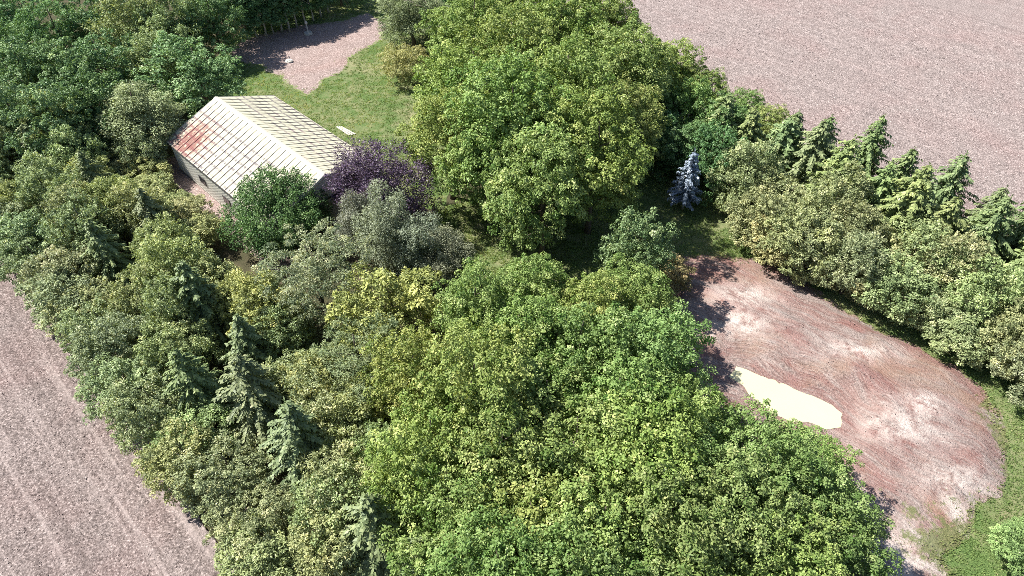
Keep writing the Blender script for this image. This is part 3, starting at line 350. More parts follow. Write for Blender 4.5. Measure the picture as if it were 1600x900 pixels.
def link(name, mesh, parent=None):
    o = bpy.data.objects.new(name, mesh); col.objects.link(o)
    if parent is not None: o.parent = parent
    return o

def mesh_from(name, V, F, mats, tint=None, smooth=False):
    """V (n,3) array; F (m,k) array of equal-sized faces or a list of faces"""
    me = bpy.data.meshes.new(name)
    V = np.asarray(V, dtype=np.float32)
    if isinstance(F, np.ndarray):
        m, k = F.shape
        me.vertices.add(len(V)); me.vertices.foreach_set('co', V.ravel())
        me.loops.add(m * k); me.loops.foreach_set('vertex_index', F.astype(np.int32).ravel())
        me.polygons.add(m); me.polygons.foreach_set('loop_start', np.arange(0, m * k, k, dtype=np.int32))
        me.update(calc_edges=True)
    else:
        me.from_pydata([tuple(map(float, v)) for v in V], [], [tuple(f) for f in F]); me.update()
    for mt in (mats if isinstance(mats, (list, tuple)) else [mats]): me.materials.append(mt)
    if tint is not None:
        at = me.attributes.new('tint', 'FLOAT', 'FACE'); at.data.foreach_set('value', np.asarray(tint, dtype=np.float32))
    if smooth:
        me.polygons.foreach_set('use_smooth', np.ones(len(me.polygons), dtype=bool))
    return me

def unit(v):
    return v / np.maximum(np.linalg.norm(v, axis=-1, keepdims=True), 1e-9)

class MB:
    """collects boxes and tubes into one mesh"""
    def __init__(s): s.v = []; s.f = []
    def box(s, x0, x1, y0, y1, z0, z1):
        n = len(s.v)
        s.v += [(x0,y0,z0),(x1,y0,z0),(x1,y1,z0),(x0,y1,z0),(x0,y0,z1),(x1,y0,z1),(x1,y1,z1),(x0,y1,z1)]
        s.f += [tuple(n + i for i in q) for q in ((3,2,1,0),(4,5,6,7),(0,1,5,4),(1,2,6,5),(2,3,7,6),(3,0,4,7))]
        return s
    def prism(s, prof, y0, y1):
        """profile in x,z extruded along y (profile counter-clockwise seen from -y)"""
        n = len(s.v); k = len(prof)
        s.v += [(x, y0, z) for x, z in prof] + [(x, y1, z) for x, z in prof]
        s.f.append(tuple(n + i for i in range(k))); s.f.append(tuple(n + 2 * k - 1 - i for i in range(k)))
        for i in range(k):
            j = (i + 1) % k
            s.f.append((n + j, n + i, n + k + i, n + k + j))
        return s
    def tube(s, pts, rad, sides=7, cap=True):
        pts = [Vector(p) for p in pts]; rings = []
        for i, p in enumerate(pts):
            d = (pts[min(i + 1, len(pts) - 1)] - pts[max(i - 1, 0)]).normalized()
            u = d.orthogonal().normalized(); w = d.cross(u)
            n = len(s.v); rings.append(n)
            for k in range(sides):
                a = 2 * math.pi * k / sides
                s.v.append(tuple(p + (u * math.cos(a) + w * math.sin(a)) * rad[i]))
        for r0, r1 in zip(rings[:-1], rings[1:]):
            # match the seam of the two rings by nearest vertex
            best = min(range(sides), key=lambda q: (Vector(s.v[r0]) - Vector(s.v[r1 + q])).length)
            for k in range(sides):
                s.f.append((r0 + k, r0 + (k + 1) % sides, r1 + (k + 1 + best) % sides, r1 + (k + best) % sides))
        if cap:
            s.f.append(tuple(rings[-1] + k for k in range(sides)))
            s.f.append(tuple(rings[0] + sides - 1 - k for k in range(sides)))
        return s
    def mesh(s, name, mat, smooth=False):
        return mesh_from(name, s.v, s.f, mat, smooth=smooth)

# value noise on a lattice, for terrain relief
_nr = np.random.default_rng(5); _lat = _nr.random((256, 256))
def vnoise(x, y):
    x = np.asarray(x, float); y = np.asarray(y, float)
    xi = np.floor(x).astype(int); yi = np.floor(y).astype(int)
    fx = x - xi; fy = y - yi
    fx = fx * fx * (3 - 2 * fx); fy = fy * fy * (3 - 2 * fy)
    g = lambda i, j: _lat[i % 256, j % 256]
    return ((g(xi, yi) * (1 - fx) + g(xi + 1, yi) * fx) * (1 - fy) + (g(xi, yi + 1) * (1 - fx) + g(xi + 1, yi + 1) * fx) * fy)
def fbm(x, y, o=4):
    t = 0; a = 0.5
    for i in range(o):
        t = t + a * vnoise(x * 2 ** i + 17.3 * i, y * 2 ** i + 9.1 * i); a *= 0.5
    return t

# ------------------------------------------------------------------ materials
def new_mat(name):
    m = bpy.data.materials.new(name); m.use_nodes = True
    nt = m.node_tree
    for n in list(nt.nodes): nt.nodes.remove(n)
    out = nt.nodes.new('ShaderNodeOutputMaterial')
    return m, nt, out

class NT:
    def __init__(s, nt): s.nt = nt
    def n(s, t, **kw):
        x = s.nt.nodes.new(t)
        for k, v in kw.items(): setattr(x, k, v)
        return x
    def l(s, a, b): s.nt.links.new(a, b)
    def noise(s, vec, scale, detail=4, rough=0.6, dist=0.0):
        x = s.n('ShaderNodeTexNoise'); x.inputs['Scale'].default_value = scale; x.inputs['Detail'].default_value = detail
        x.inputs['Roughness'].default_value = rough; x.inputs['Distortion'].default_value = dist
        s.l(vec, x.inputs['Vector']); return x.outputs['Fac']
    def ramp(s, fac, stops, interp='LINEAR'):
        x = s.n('ShaderNodeValToRGB'); e = x.color_ramp; e.interpolation = interp
        while len(e.elements) < len(stops): e.elements.new(0.5)
        for el, (p, c) in zip(e.elements, stops):
            el.position = p; el.color = (c, c, c, 1) if not isinstance(c, tuple) else (*c, 1)
        s.l(fac, x.inputs[0]); return x.outputs[0]
    def mix(s, fac, a, b, mode='MIX'):
        x = s.n('ShaderNodeMix'); x.data_type = 'RGBA'; x.blend_type = mode
        for i, v in ((0, fac), (6, a), (7, b)):
            if isinstance(v, (int, float)): x.inputs[i].default_value = v
            elif isinstance(v, tuple): x.inputs[i].default_value = (*v, 1)
            else: s.l(v, x.inputs[i])
        return x.outputs[2]
    def math(s, op, a, b=None):
        x = s.n('ShaderNodeMath', operation=op)
        for i, v in ((0, a), (1, b)):
            if v is None: continue
            if isinstance(v, (int, float)): x.inputs[i].default_value = v
            else: s.l(v, x.inputs[i])
        return x.outputs[0]
    def mapping(s, vec, scale=(1, 1, 1), rot=(0, 0, 0)):
        x = s.n('ShaderNodeMapping'); x.inputs['Scale'].default_value = scale; x.inputs['Rotation'].default_value = rot
        s.l(vec, x.inputs['Vector']); return x.outputs[0]
    def pos(s):
        return s.n('ShaderNodeNewGeometry').outputs['Position']
    def obj(s):
        return s.n('ShaderNodeTexCoord').outputs['Object']
    def bump(s, h, strength, dist):
        x = s.n('ShaderNodeBump'); x.inputs['Strength'].default_value = strength; x.inputs['Distance'].default_value = dist
        s.l(h, x.inputs['Height']); return x.outputs[0]
    def principled(s, out, color, rough=0.9, spec=0.2, normal=None):
        x = s.n('ShaderNodeBsdfPrincipled')
        if isinstance(color, tuple): x.inputs['Base Color'].default_value = (*color, 1)
        else: s.l(color, x.inputs['Base Color'])
        if isinstance(rough, (int, float)): x.inputs['Roughness'].default_value = rough
        else: s.l(rough, x.inputs['Roughness'])
        x.inputs['Specular IOR Level'].default_value = spec
        if normal is not None: s.l(normal, x.inputs['Normal'])
        s.l(x.outputs[0], out.inputs[0]); return x

def leaf_mat(name, dark, light, accent=None, trans=0.3, gloss=0.06):
    m, nt, out = new_mat(name); t = NT(nt)
    at = t.n('ShaderNodeAttribute'); at.attribute_name = 'tint'
    stops = [(0.0, dark), (0.75, light), (1.0, accent or light)]
    c = t.ramp(at.outputs['Fac'], stops)
    oi = t.n('ShaderNodeObjectInfo')
    c = t.mix(1.0, c, oi.outputs['Color'], 'MULTIPLY')
    d = t.n('ShaderNodeBsdfDiffuse'); t.l(c, d.inputs[0])
    tr = t.n('ShaderNodeBsdfTranslucent')
    t.l(t.mix(1.0, c, (1.25, 1.2, 0.55), 'MULTIPLY'), tr.inputs[0])
    mx = t.n('ShaderNodeMixShader'); mx.inputs[0].default_value = trans
    t.l(d.outputs[0], mx.inputs[1]); t.l(tr.outputs[0], mx.inputs[2])
    gl = t.n('ShaderNodeBsdfGlossy'); gl.inputs['Roughness'].default_value = 0.45; gl.inputs[0].default_value = (0.9, 0.95, 0.9, 1)
    m2 = t.n('ShaderNodeMixShader'); m2.inputs[0].default_value = gloss
    t.l(mx.outputs[0], m2.inputs[1]); t.l(gl.outputs[0], m2.inputs[2])
    t.l(m2.outputs[0], out.inputs[0])
    return m

LEAF = {
 'maple':  leaf_mat('maple_leaf', (0.110, 0.190, 0.045), (0.350, 0.435, 0.155), (0.57, 0.61, 0.26), trans=0.24, gloss=0.012),
 'hedge':  leaf_mat('hedge_leaf', (0.160, 0.195, 0.100), (0.440, 0.475, 0.265), (0.66, 0.64, 0.40), trans=0.22, gloss=0.015),
 'spruce': leaf_mat('spruce_needle', (0.095, 0.140, 0.070), (0.270, 0.335, 0.165), (0.50, 0.55, 0.31), trans=0.20, gloss=0.015),
 'pine':   leaf_mat('pine_needle', (0.095, 0.150, 0.090), (0.300, 0.370, 0.240), (0.48, 0.54, 0.37), trans=0.22, gloss=0.015),
 'willow': leaf_mat('willow_leaf', (0.140, 0.165, 0.110), (0.360, 0.395, 0.265), (0.54, 0.56, 0.41), trans=0.22, gloss=0.015),
 'purple': leaf_mat('purple_leaf', (0.040, 0.027, 0.055), (0.140, 0.105, 0.165), (0.32, 0.27, 0.35), trans=0.20, gloss=0.03),
 'yellow': leaf_mat('yellow_leaf', (0.230, 0.260, 0.090), (0.480, 0.510, 0.220), (0.64, 0.63, 0.34), trans=0.24, gloss=0.015),
 'blue':   leaf_mat('blue_needle', (0.100, 0.135, 0.200), (0.340, 0.400, 0.520), (0.64, 0.69, 0.78), trans=0.15, gloss=0.03),
 'broad':  leaf_mat('broad_leaf', (0.080, 0.145, 0.062), (0.235, 0.330, 0.155), (0.46, 0.54, 0.32), trans=0.22, gloss=0.02),
 'yew':    leaf_mat('yew_leaf', (0.045, 0.095, 0.036), (0.150, 0.240, 0.085), (0.30, 0.40, 0.17), trans=0.15, gloss=0.015),
}

def bark_mat(name, c0, c1):
    m, nt, out = new_mat(name); t = NT(nt)
    v = t.mapping(t.obj(), (6, 6, 1.2)); n = t.noise(v, 2.0, 6, 0.7)
    c = t.mix(n, c0, c1)
    t.principled(out, c, 0.9, 0.15, t.bump(n, 0.8, 0.03)); return m
BARK = bark_mat('bark', (0.05, 0.04, 0.032), (0.19, 0.16, 0.13))
PALE_BARK = bark_mat('pale_bark', (0.22, 0.21, 0.18), (0.62, 0.60, 0.53))

def soil_mat(name, base, dark, light, red, rows=False, grassy=False, grain=1.0):
    m, nt, out = new_mat(name); t = NT(nt)
    p = t.pos()
    fine = t.noise(p, 5.5, 6, 0.75)
    grit = t.noise(p, 7.5, 3, 0.75)
    big = t.noise(p, 0.10, 5, 0.6, 0.6)
    mid = t.noise(p, 0.55, 5, 0.65)
    c = t.mix(t.ramp(fine, [(0.33, 0.0), (0.66, 1.0)]), dark, light)
    c = t.mix(0.45, c, base)
    c = t.mix(t.math('MULTIPLY', t.ramp(big, [(0.45, 0.0), (0.68, 1.0)]), 0.6), c, red)
    c = t.mix(t.math('MULTIPLY', t.ramp(mid, [(0.35, 1.0), (0.60, 0.0)]), 0.25), c, dark)
    c = t.mix(t.math('MULTIPLY', t.ramp(grit, [(0.36, 1.0), (0.48, 0.0)]), 0.60 * grain), c, tuple(x * 0.45 for x in dark))
    c = t.mix(t.math('MULTIPLY', t.ramp(grit, [(0.53, 0.0), (0.66, 1.0)]), 0.60 * grain), c, tuple(min(0.9, x * 1.6) for x in light))
    h = t.math('ADD', t.math('MULTIPLY', fine, 0.6), t.math('MULTIPLY', grit, 0.5))
    if rows:
        q = t.mapping(p, (1, 1, 1), (0, 0, -LOT_ANGLE))
        sp = t.n('ShaderNodeSeparateXYZ'); t.l(q, sp.inputs[0])
        lane = t.n('ShaderNodeCombineXYZ'); t.l(t.math('MULTIPLY', sp.outputs[0], 0.035), lane.inputs[0]); t.l(sp.outputs[1], lane.inputs[1])
        streak = t.noise(lane.outputs[0], 1.3, 3, 0.6)
        c = t.mix(t.math('MULTIPLY', t.ramp(streak, [(0.52, 0.0), (0.68, 1.0)]), 0.42 * rows), c, tuple(min(1, x * 1.25) for x in light))
        c = t.mix(t.math('MULTIPLY', t.ramp(streak, [(0.28, 1.0), (0.45, 0.0)]), 0.35 * rows), c, dark)
    if grassy:
        ag = t.n('ShaderNodeAttribute'); ag.attribute_name = 'weeds'
        g = t.math('ADD', ag.outputs['Fac'], t.math('MULTIPLY', t.math('SUBTRACT', t.noise(p, 1.1, 6, 0.75), 0.5), 1.5))
        gcol = t.mix(t.ramp(fine, [(0.3, 0.0), (0.7, 1.0)]), (0.090, 0.135, 0.042), (0.25, 0.29, 0.12))
        c = t.mix(t.ramp(g, [(0.42, 0.0), (0.58, 0.95)]), c, gcol)
    t.principled(out, c, 0.95, 0.1, t.bump(h, 1.0, 0.10 * grain)); return m

FIELD = soil_mat('field_soil', (0.208, 0.166, 0.155), (0.086, 0.067, 0.063), (0.355, 0.297, 0.281), (0.235, 0.160, 0.150), rows=True, grain=1.25)
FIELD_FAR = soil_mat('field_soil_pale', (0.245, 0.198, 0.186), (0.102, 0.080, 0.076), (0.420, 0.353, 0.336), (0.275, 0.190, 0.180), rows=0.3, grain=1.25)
PATHSOIL = soil_mat('path_soil', (0.285, 0.214, 0.197), (0.145, 0.102, 0.093), (0.45, 0.37, 0.35), (0.295, 0.190, 0.170), grassy=True)

def grass_mat(name, c0, c1, dry, dryness=0.5):
    m, nt, out = new_mat(name); t = NT(nt)
    p = t.pos()
    fine = t.noise(p, 9.0, 5, 0.75); mid = t.noise(p, 0.9, 5, 0.65); big = t.noise(p, 0.13, 4, 0.6, 0.5)
    c = t.mix(t.ramp(fine, [(0.3, 0.0), (0.7, 1.0)]), c0, c1)
    f = t.math('ADD', t.math('MULTIPLY', mid, 0.5), t.math('MULTIPLY', big, 0.5))
    c = t.mix(t.math('MULTIPLY', t.ramp(f, [(0.44, 0.0), (0.62, 1.0)]), dryness), c, dry)
    t.principled(out, c, 0.95, 0.1, t.bump(fine, 1.0, 0.08)); return m
LAWN = grass_mat('lawn_grass', (0.055, 0.100, 0.030), (0.140, 0.205, 0.070), (0.26, 0.245, 0.14), 0.85)
LITTER = grass_mat('ground_cover', (0.035, 0.040, 0.022), (0.090, 0.085, 0.045), (0.130, 0.100, 0.070), 0.6)

def earth_mat():
    """bare dug earth with tracked streaks and weeds growing in from the lower end"""
    m, nt, out = new_mat('dug_earth'); t = NT(nt)
    p = t.pos()
    q = t.mapping(p, (1, 1, 1), (0, 0, -LOT_ANGLE - 0.12))
    warp = t.n('ShaderNodeVectorMath', operation='ADD')
    wn_ = t.n('ShaderNodeTexNoise'); wn_.inputs['Scale'].default_value = 0.12; wn_.inputs['Detail'].default_value = 2; t.l(p, wn_.inputs['Vector'])
    sc_ = t.n('ShaderNodeVectorMath', operation='SCALE'); t.l(wn_.outputs['Color'], sc_.inputs[0]); sc_.inputs['Scale'].default_value = 5.0
    t.l(q, warp.inputs[0]); t.l(sc_.outputs[0], warp.inputs[1])
    st = t.mapping(warp.outputs[0], (0.22, 1.6, 1.0))
    streak = t.noise(st, 0.9, 6, 0.7)
    st2 = t.mapping(warp.outputs[0], (0.7, 7.5, 1.0))
    streak2 = t.noise(st2, 1.0, 5, 0.7)
    st3 = t.mapping(warp.outputs[0], (0.10, 0.55, 1.0)); broadband = t.noise(st3, 0.8, 5, 0.65)
    fine = t.noise(p, 6.0, 6, 0.75); grit = t.noise(p, 8.0, 3, 0.75); big = t.noise(p, 0.16, 5, 0.6, 0.4)
    c = t.mix(t.ramp(fine, [(0.33, 0.0), (0.66, 1.0)]), (0.140, 0.094, 0.085), (0.440, 0.352, 0.326))
    c = t.mix(t.math('MULTIPLY', t.ramp(broadband, [(0.36, 1.0), (0.50, 0.0)]), 0.5), c, (0.40, 0.355, 0.335))
    c = t.mix(t.math('MULTIPLY', t.ramp(broadband, [(0.48, 0.0), (0.60, 1.0)]), 0.65), c, (0.275, 0.125, 0.115))
    c = t.mix(t.math('MULTIPLY', t.ramp(streak, [(0.42, 0.0), (0.60, 1.0)]), 0.55), c, (0.285, 0.145, 0.125))
    c = t.mix(t.math('MULTIPLY', t.ramp(streak2, [(0.52, 0.0), (0.68, 1.0)]), 0.55), c, (0.54, 0.46, 0.425))
    c = t.mix(t.math('MULTIPLY', t.ramp(streak2, [(0.30, 1.0), (0.45, 0.0)]), 0.75), c, (0.120, 0.075, 0.068))
    c = t.mix(t.math('MULTIPLY', t.ramp(big, [(0.52, 0.0), (0.66, 1.0)]), 0.5), c, (0.335, 0.215, 0.150))
    c = t.mix(t.math('MULTIPLY', t.ramp(grit, [(0.30, 1.0), (0.46, 0.0)]), 0.5), c, (0.075, 0.055, 0.05))
    c = t.mix(t.math('MULTIPLY', t.ramp(grit, [(0.58, 0.0), (0.72, 1.0)]), 0.4), c, (0.66, 0.58, 0.54))
    at = t.n('ShaderNodeAttribute'); at.attribute_name = 'pale'
    pl = t.math('MULTIPLY', at.outputs['Fac'], t.ramp(t.noise(p, 0.8, 5, 0.7), [(0.38, 0.0), (0.56, 1.0)]))
    c = t.mix(t.math('MULTIPLY', pl, 0.8), c, (0.68, 0.60, 0.555))
    ag = t.n('ShaderNodeAttribute'); ag.attribute_name = 'weeds'
    g = t.math('ADD', ag.outputs['Fac'], t.math('MULTIPLY', t.math('SUBTRACT', t.noise(p, 0.7, 6, 0.8), 0.5), 2.6))
    gcol = t.mix(t.ramp(fine, [(0.3, 0.0), (0.7, 1.0)]), (0.085, 0.120, 0.038), (0.25, 0.26, 0.11))
    c = t.mix(t.ramp(g, [(0.42, 0.0), (0.62, 0.85)]), c, gcol)
    h = t.math('ADD', t.math('ADD', t.math('MULTIPLY', fine, 0.5), t.math('MULTIPLY', grit, 0.4)), t.math('MULTIPLY', streak2, 0.8))
    t.principled(out, c, 0.95, 0.1, t.bump(h, 1.0, 0.22)); return m
EARTH = earth_mat()

def water_mat():
    m, nt, out = new_mat('milky_water'); t = NT(nt)
    n = t.noise(t.pos(), 0.35, 3, 0.5)
    c = t.mix(n, (0.56, 0.535, 0.325), (0.60, 0.575, 0.36))
    t.principled(out, c, 0.12, 0.5, t.bump(t.noise(t.pos(), 2.5, 2, 0.5), 0.05, 0.02)); return m

def plain(name, c, rough=0.7, var=0.12, spec=0.3, scale=3.0):
    m, nt, out = new_mat(name); t = NT(nt)
    n = t.noise(t.obj(), scale, 5, 0.65)
    cc = t.mix(n, tuple(x * (1 - var) for x in c), tuple(min(1, x * (1 + var)) for x in c))
    t.principled(out, cc, rough, spec, t.bump(n, 0.2, 0.01)); return m

PANEL_W = (BARN['length'] + 1.0) / round((BARN['length'] + 1.0) / 0.915)
def roof_mat(name, red_corner):
    """white sheet metal, weathered along the purlin rows (object space: x down the slope, y along the barn)"""
    m, nt, out = new_mat(name); t = NT(nt)
    p = t.obj()
    sp = t.n('ShaderNodeSeparateXYZ'); t.l(p, sp.inputs[0])
    if not red_corner:
        sh = t.n('ShaderNodeVectorMath', operation='ADD'); t.l(p, sh.inputs[0]); sh.inputs[1].default_value = (0.0, 0.0, 37.0); p = sh.outputs[0]
    wob = t.math('ADD', sp.outputs[0], t.math('MULTIPLY', t.noise(p, 1.2, 2, 0.5), 0.12))
    saw = t.math('FRACT', t.math('MULTIPLY', wob, 1 / 0.92))
    rowm = t.ramp(saw, [(0.0, 0.0), (0.34, 0.0), (0.42, 1.0), (0.62, 1.0), (0.72, 0.0)])
    patch = t.ramp(t.noise(p, 0.38, 4, 0.6), [(0.36, 0.0), (0.50, 1.0)])
    spot = t.ramp(t.noise(t.mapping(p, (1.0, 2.6, 1.0)), 1.5, 4, 0.65), [(0.40, 0.0), (0.52, 1.0)])
    ridge = t.ramp(t.math('MULTIPLY', sp.outputs[0], 0.14), [(0.10, 0.0), (0.30, 1.0)])
    f = t.math('MULTIPLY', t.math('MULTIPLY', rowm, spot), t.math('MULTIPLY', t.math('ADD', t.math('MULTIPLY', patch, 0.5), 0.5), ridge))
    c = t.mix(t.noise(p, 2.2, 5, 0.7), (0.46, 0.44, 0.335), (0.55, 0.53, 0.41))
    lane = t.math('FRACT', t.math('MULTIPLY', t.math('ADD', sp.outputs[1], 0.5), 1 / PANEL_W))
    seam = t.ramp(t.math('ABSOLUTE', t.math('SUBTRACT', lane, 0.5)), [(0.0, 0.0), (0.36, 0.0), (0.43, 1.0)])
    worn = t.ramp(t.noise(t.mapping(p, (0.25, 1.0, 1.0)), 0.8, 4, 0.6), [(0.32, 0.25), (0.52, 1.0)])
    c = t.mix(t.math('MULTIPLY', t.math('MULTIPLY', seam, worn), t.math('ADD', t.math('MULTIPLY', ridge, 0.75), 0.05)), c, (0.20, 0.175, 0.165))
    c = t.mix(t.math('MULTIPLY', f, 0.9), c, (0.17, 0.15, 0.16))
    rust = t.ramp(t.noise(p, 0.5, 5, 0.7), [(0.50, 0.0), (0.62, 1.0)])
    if red_corner:
        d = t.n('ShaderNodeVectorMath', operation='DISTANCE'); t.l(p, d.inputs[0]); d.inputs[1].default_value = RUST_AT
        near = t.ramp(t.math('MULTIPLY', d.outputs['Value'], 0.1), [(0.12, 1.0), (0.46, 0.0)])
        rust = t.math('MULTIPLY', t.ramp(t.math('ADD', t.noise(p, 1.3, 6, 0.75), t.math('MULTIPLY', near, 0.22)), [(0.58, 0.0), (0.72, 1.0)]), near)
        c = t.mix(t.math('MULTIPLY', rust, 0.85), c, (0.20, 0.060, 0.055))
        c = t.mix(t.math('MULTIPLY', t.math('MULTIPLY', rowm, near), 0.55), c, (0.24, 0.090, 0.085))
    else:
        c = t.mix(t.math('MULTIPLY', t.math('MULTIPLY', rust, rowm), 0.35), c, (0.38, 0.24, 0.25))
    t.principled(out, c, 0.6, 0.08, t.bump(t.noise(p, 6.0, 3, 0.6), 0.15, 0.01)); return m

# ------------------------------------------------------------------ ground sheets
def sheet(name, pts, z, mat, hole=None):
    me = mesh_from(name, [(x, y, z) for x, y in pts], [list(range(len(pts)))], mat)
    return tag(link(name, me), kind='structure')

# one sheet to the horizon
N = 48
gx = np.linspace(-2500, 2500, N)
V = np.array([(x, y, 0.0) for y in gx for x in gx]); 
F = np.array([(j * N + i, j * N + i + 1, (j + 1) * N + i + 1, (j + 1) * N + i) for j in range(N - 1) for i in range(N - 1)])
tag(link('ground', mesh_from('ground', V, F, LITTER)), kind='structure')

def ragged(poly, amp, step, seed):
    """outline with an uneven edge"""
    rng = random.Random(seed); outp = []
    n = len(poly)
    for i in range(n):
        p = Vector(poly[i]); q = Vector(poly[(i + 1) % n]); d = q - p; L = d.length
        k = max(1, int(L / step)); nv = Vector((-d.y, d.x)).normalized()
        for j in range(k):
            c = p + d * (j / k)
            o = (float(fbm(c.x * 0.7 + seed, c.y * 0.7)) - 0.47) * 2.4 * amp + rng.uniform(-0.25, 0.25) * amp
            outp.append(tuple(c + nv * o))
    return outp

def inside(P, poly):
    x, y = P[:, 0], P[:, 1]; r = np.zeros(len(P), bool); n = len(poly); j = n - 1
    for i in range(n):
        xi, yi = poly[i]; xj, yj = poly[j]
        if yi != yj:
            r ^= ((yi > y) != (yj > y)) & (x < (xj - xi) * (y - yi) / (yj - yi) + xi)
        j = i
    return r

def edge_dist(P, poly):
    d = np.full(len(P), 1e9); n = len(poly)
    for i in range(n):
        a = np.array(poly[i]); b = np.array(poly[(i + 1) % n]); e = b - a
        t = np.clip(((P - a) @ e) / max(e @ e, 1e-9), 0, 1)
        d = np.minimum(d, np.linalg.norm(P - (a + t[:, None] * e), axis=1))
    return d

def relief_sheet(name, outline, step, zfun, mat, seed, attrs=None):
    """a patch with a ragged outline, filled with an uneven lattice that carries its relief"""
    rng = np.random.default_rng(seed)
    A = np.array(outline); lo = A.min(0); hi = A.max(0)
    gx, gy = np.meshgrid(np.arange(lo[0], hi[0], step), np.arange(lo[1], hi[1], step))
    P = np.stack([gx.ravel(), gy.ravel()], 1) + rng.uniform(-0.3, 0.3, (gx.size, 2)) * step
    P = P[inside(P, outline)]; P = P[edge_dist(P, outline) > step * 0.4]
    pts = [Vector(p) for p in outline] + [Vector((float(x), float(y))) for x, y in P]
    n = len(outline)
    vo, ed, fa, *_ = geometry.delaunay_2d_cdt(pts, [], [list(range(n))], 1, 1e-4)
    XY = np.array([(v.x, v.y) for v in vo])
    dist = edge_dist(XY, outline)
    Z = zfun(XY[:, 0], XY[:, 1], dist)
    me = mesh_from(name, np.column_stack([XY, Z]), [tuple(f) for f in fa], mat, smooth=True)
    for k, fn in (attrs or {}).items():
        at = me.attributes.new(k, 'FLOAT', 'POINT'); at.data.foreach_set('value', np.asarray(fn(XY[:, 0], XY[:, 1], dist), dtype=np.float32))
    return tag(link(name, me), kind='structure')

# ploughed fields: relief of rows and clods on a lattice that follows the rows
def field(name, a0, a1, b0, b1, edge_b, sa, sb, mat, far_to):
    """b from edge_b towards far_to; fine lattice near the lot, one coarse sheet beyond"""
    na = int((a1 - a0) / sa); nb = int(abs(b1 - b0) / sb)
    rng = np.random.default_rng(int(abs(b0) * 10) + 3)
    aa = np.linspace(a0, a1, na + 1); bb = np.linspace(b0, b1, nb + 1)
    Am, Bm = np.meshgrid(aa, bb)
    edge = (np.arange(nb + 1) == 0)[:, None] * (fbm(Am * 0.5, Bm * 0 + 3.0) - 0.5) * 1.6
    Bm = Bm + edge
    Zm = 0.022 * np.sin(Bm * 2 * math.pi / 0.76) + 0.10 * (rng.random(Am.shape) ** 2.5) + 0.06 * fbm(Am * 0.3, Bm * 0.3)
    Zm = 0.02 + np.clip(Zm, 0, None); Zm[-1, :] = 0.0; Zm[:, 0] = 0.0; Zm[:, -1] = 0.0
    X = AX[0] * Am + BX[0] * Bm; Y = AX[1] * Am + BX[1] * Bm
    V = np.stack([X.ravel(), Y.ravel(), Zm.ravel()], 1)
    i, j = np.meshgrid(np.arange(na), np.arange(nb)); w = na + 1
    q = (j * w + i).ravel()
    F = np.stack([q, q + 1, q + 1 + w, q + w], 1)
    if b1 < b0: F = F[:, ::-1]
    # coarse ring beyond the fine part, closed onto its rim
    o = tag(link(name, mesh_from(name, V, F, mat, smooth=False)), kind='structure')
    return o
field('field_near', 8, 75, 1.2, -28, 1.2, 0.20, 0.19, FIELD, -400)
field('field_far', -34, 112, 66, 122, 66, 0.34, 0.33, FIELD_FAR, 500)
def far_sheet(name, rects, mat):
    V = []; F = []
    for a0, a1, b0, b1 in rects:
        n = len(V); V += [(*ab(a, b), 0.012) for a, b in ((a0, b0), (a1, b0), (a1, b1), (a0, b1))]; F.append((n, n + 1, n + 2, n + 3))
    o = link(name, mesh_from(name, V, F, mat)); tag(o, kind='structure'); 
    if (o.data.polygons[0].normal.z < 0): o.data.flip_normals()
    return o
far_sheet('field_near_beyond', [(-500, 8, -400, 1.2), (75, 700, -400, 1.2), (8, 75, -400, -28)], FIELD)
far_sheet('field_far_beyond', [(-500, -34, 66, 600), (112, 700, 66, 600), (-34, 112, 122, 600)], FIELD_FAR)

# lawn, dirt path, dug earth, pond
lawn_z = lambda x, y, d: 0.016 + 0.02 * fbm(x * 0.25, y * 0.25) * np.clip(d / 1.5, 0, 1)
for i, poly in enumerate(LAWN_POLYS):
    relief_sheet('lawn', ragged(poly, 0.5, 0.7, 11 + i), 1.2, lawn_z, LAWN, 21 + i)
relief_sheet('dirt_path', ragged(PATH_POLY, 0.55, 0.5, 31), 0.7, lambda x, y, d: 0.040 + 0.06 * fbm(x * 0.8, y * 0.8) * np.clip(d, 0, 1), PATHSOIL, 32, {'weeds': lambda x, y, d: 0.62 * np.exp(-d / 0.9)})
relief_sheet('yard_strip', ragged(STRIP_POLY, 0.3, 0.5, 33), 0.8, lambda x, y, d: 0.03 + 0.03 * fbm(x, y) * np.clip(d, 0, 1), PATHSOIL, 34, {'weeds': lambda x, y, d: 0.5 * np.exp(-d / 0.6)})

pond_edge = np.array(POND_POLY); pond_c = pond_edge.mean(0)
pond_out = ragged(POND_POLY, 0.16, 0.4, 41)
def earth_z(x, y, d):
    P = np.column_stack([x, y]); dp = edge_dist(P, POND_POLY); ins = inside(P, POND_POLY)
    dp = np.where(ins, -dp, dp)
    ca = (x - pond_c[0]) * AX[0] + (y - pond_c[1]) * AX[1]
    cb = (x - pond_c[0]) * BX[0] + (y - pond_c[1]) * BX[1]
    bank = np.clip((dp - 0.1) / 3.0, 0, 1); bank = bank * bank * (3 - 2 * bank)
    fade = np.clip(1 - (dp - 3.2) / 9.0, 0, 1)
    side = np.clip(0.35 + cb * 0.16, 0.25, 1.2)
    z = 0.10 + 1.1 * bank * fade * side
    z = z + (0.30 * (fbm(x * 0.22, y * 0.22) - 0.4) + 0.45 * (fbm((x * AX[0] + y * AX[1]) * 0.3, (x * BX[0] + y * BX[1]) * 1.3) - 0.4) + 0.10 * (fbm(x * 1.8, y * 1.8) - 0.45)) * np.clip(bank + 0.15, 0, 1)
    z = np.where(dp < 0, 0.06, np.maximum(z, 0.08))
    e = np.clip(d / 1.6, 0, 1)
    return 0.05 + (np.maximum(z, 0.06)) * e
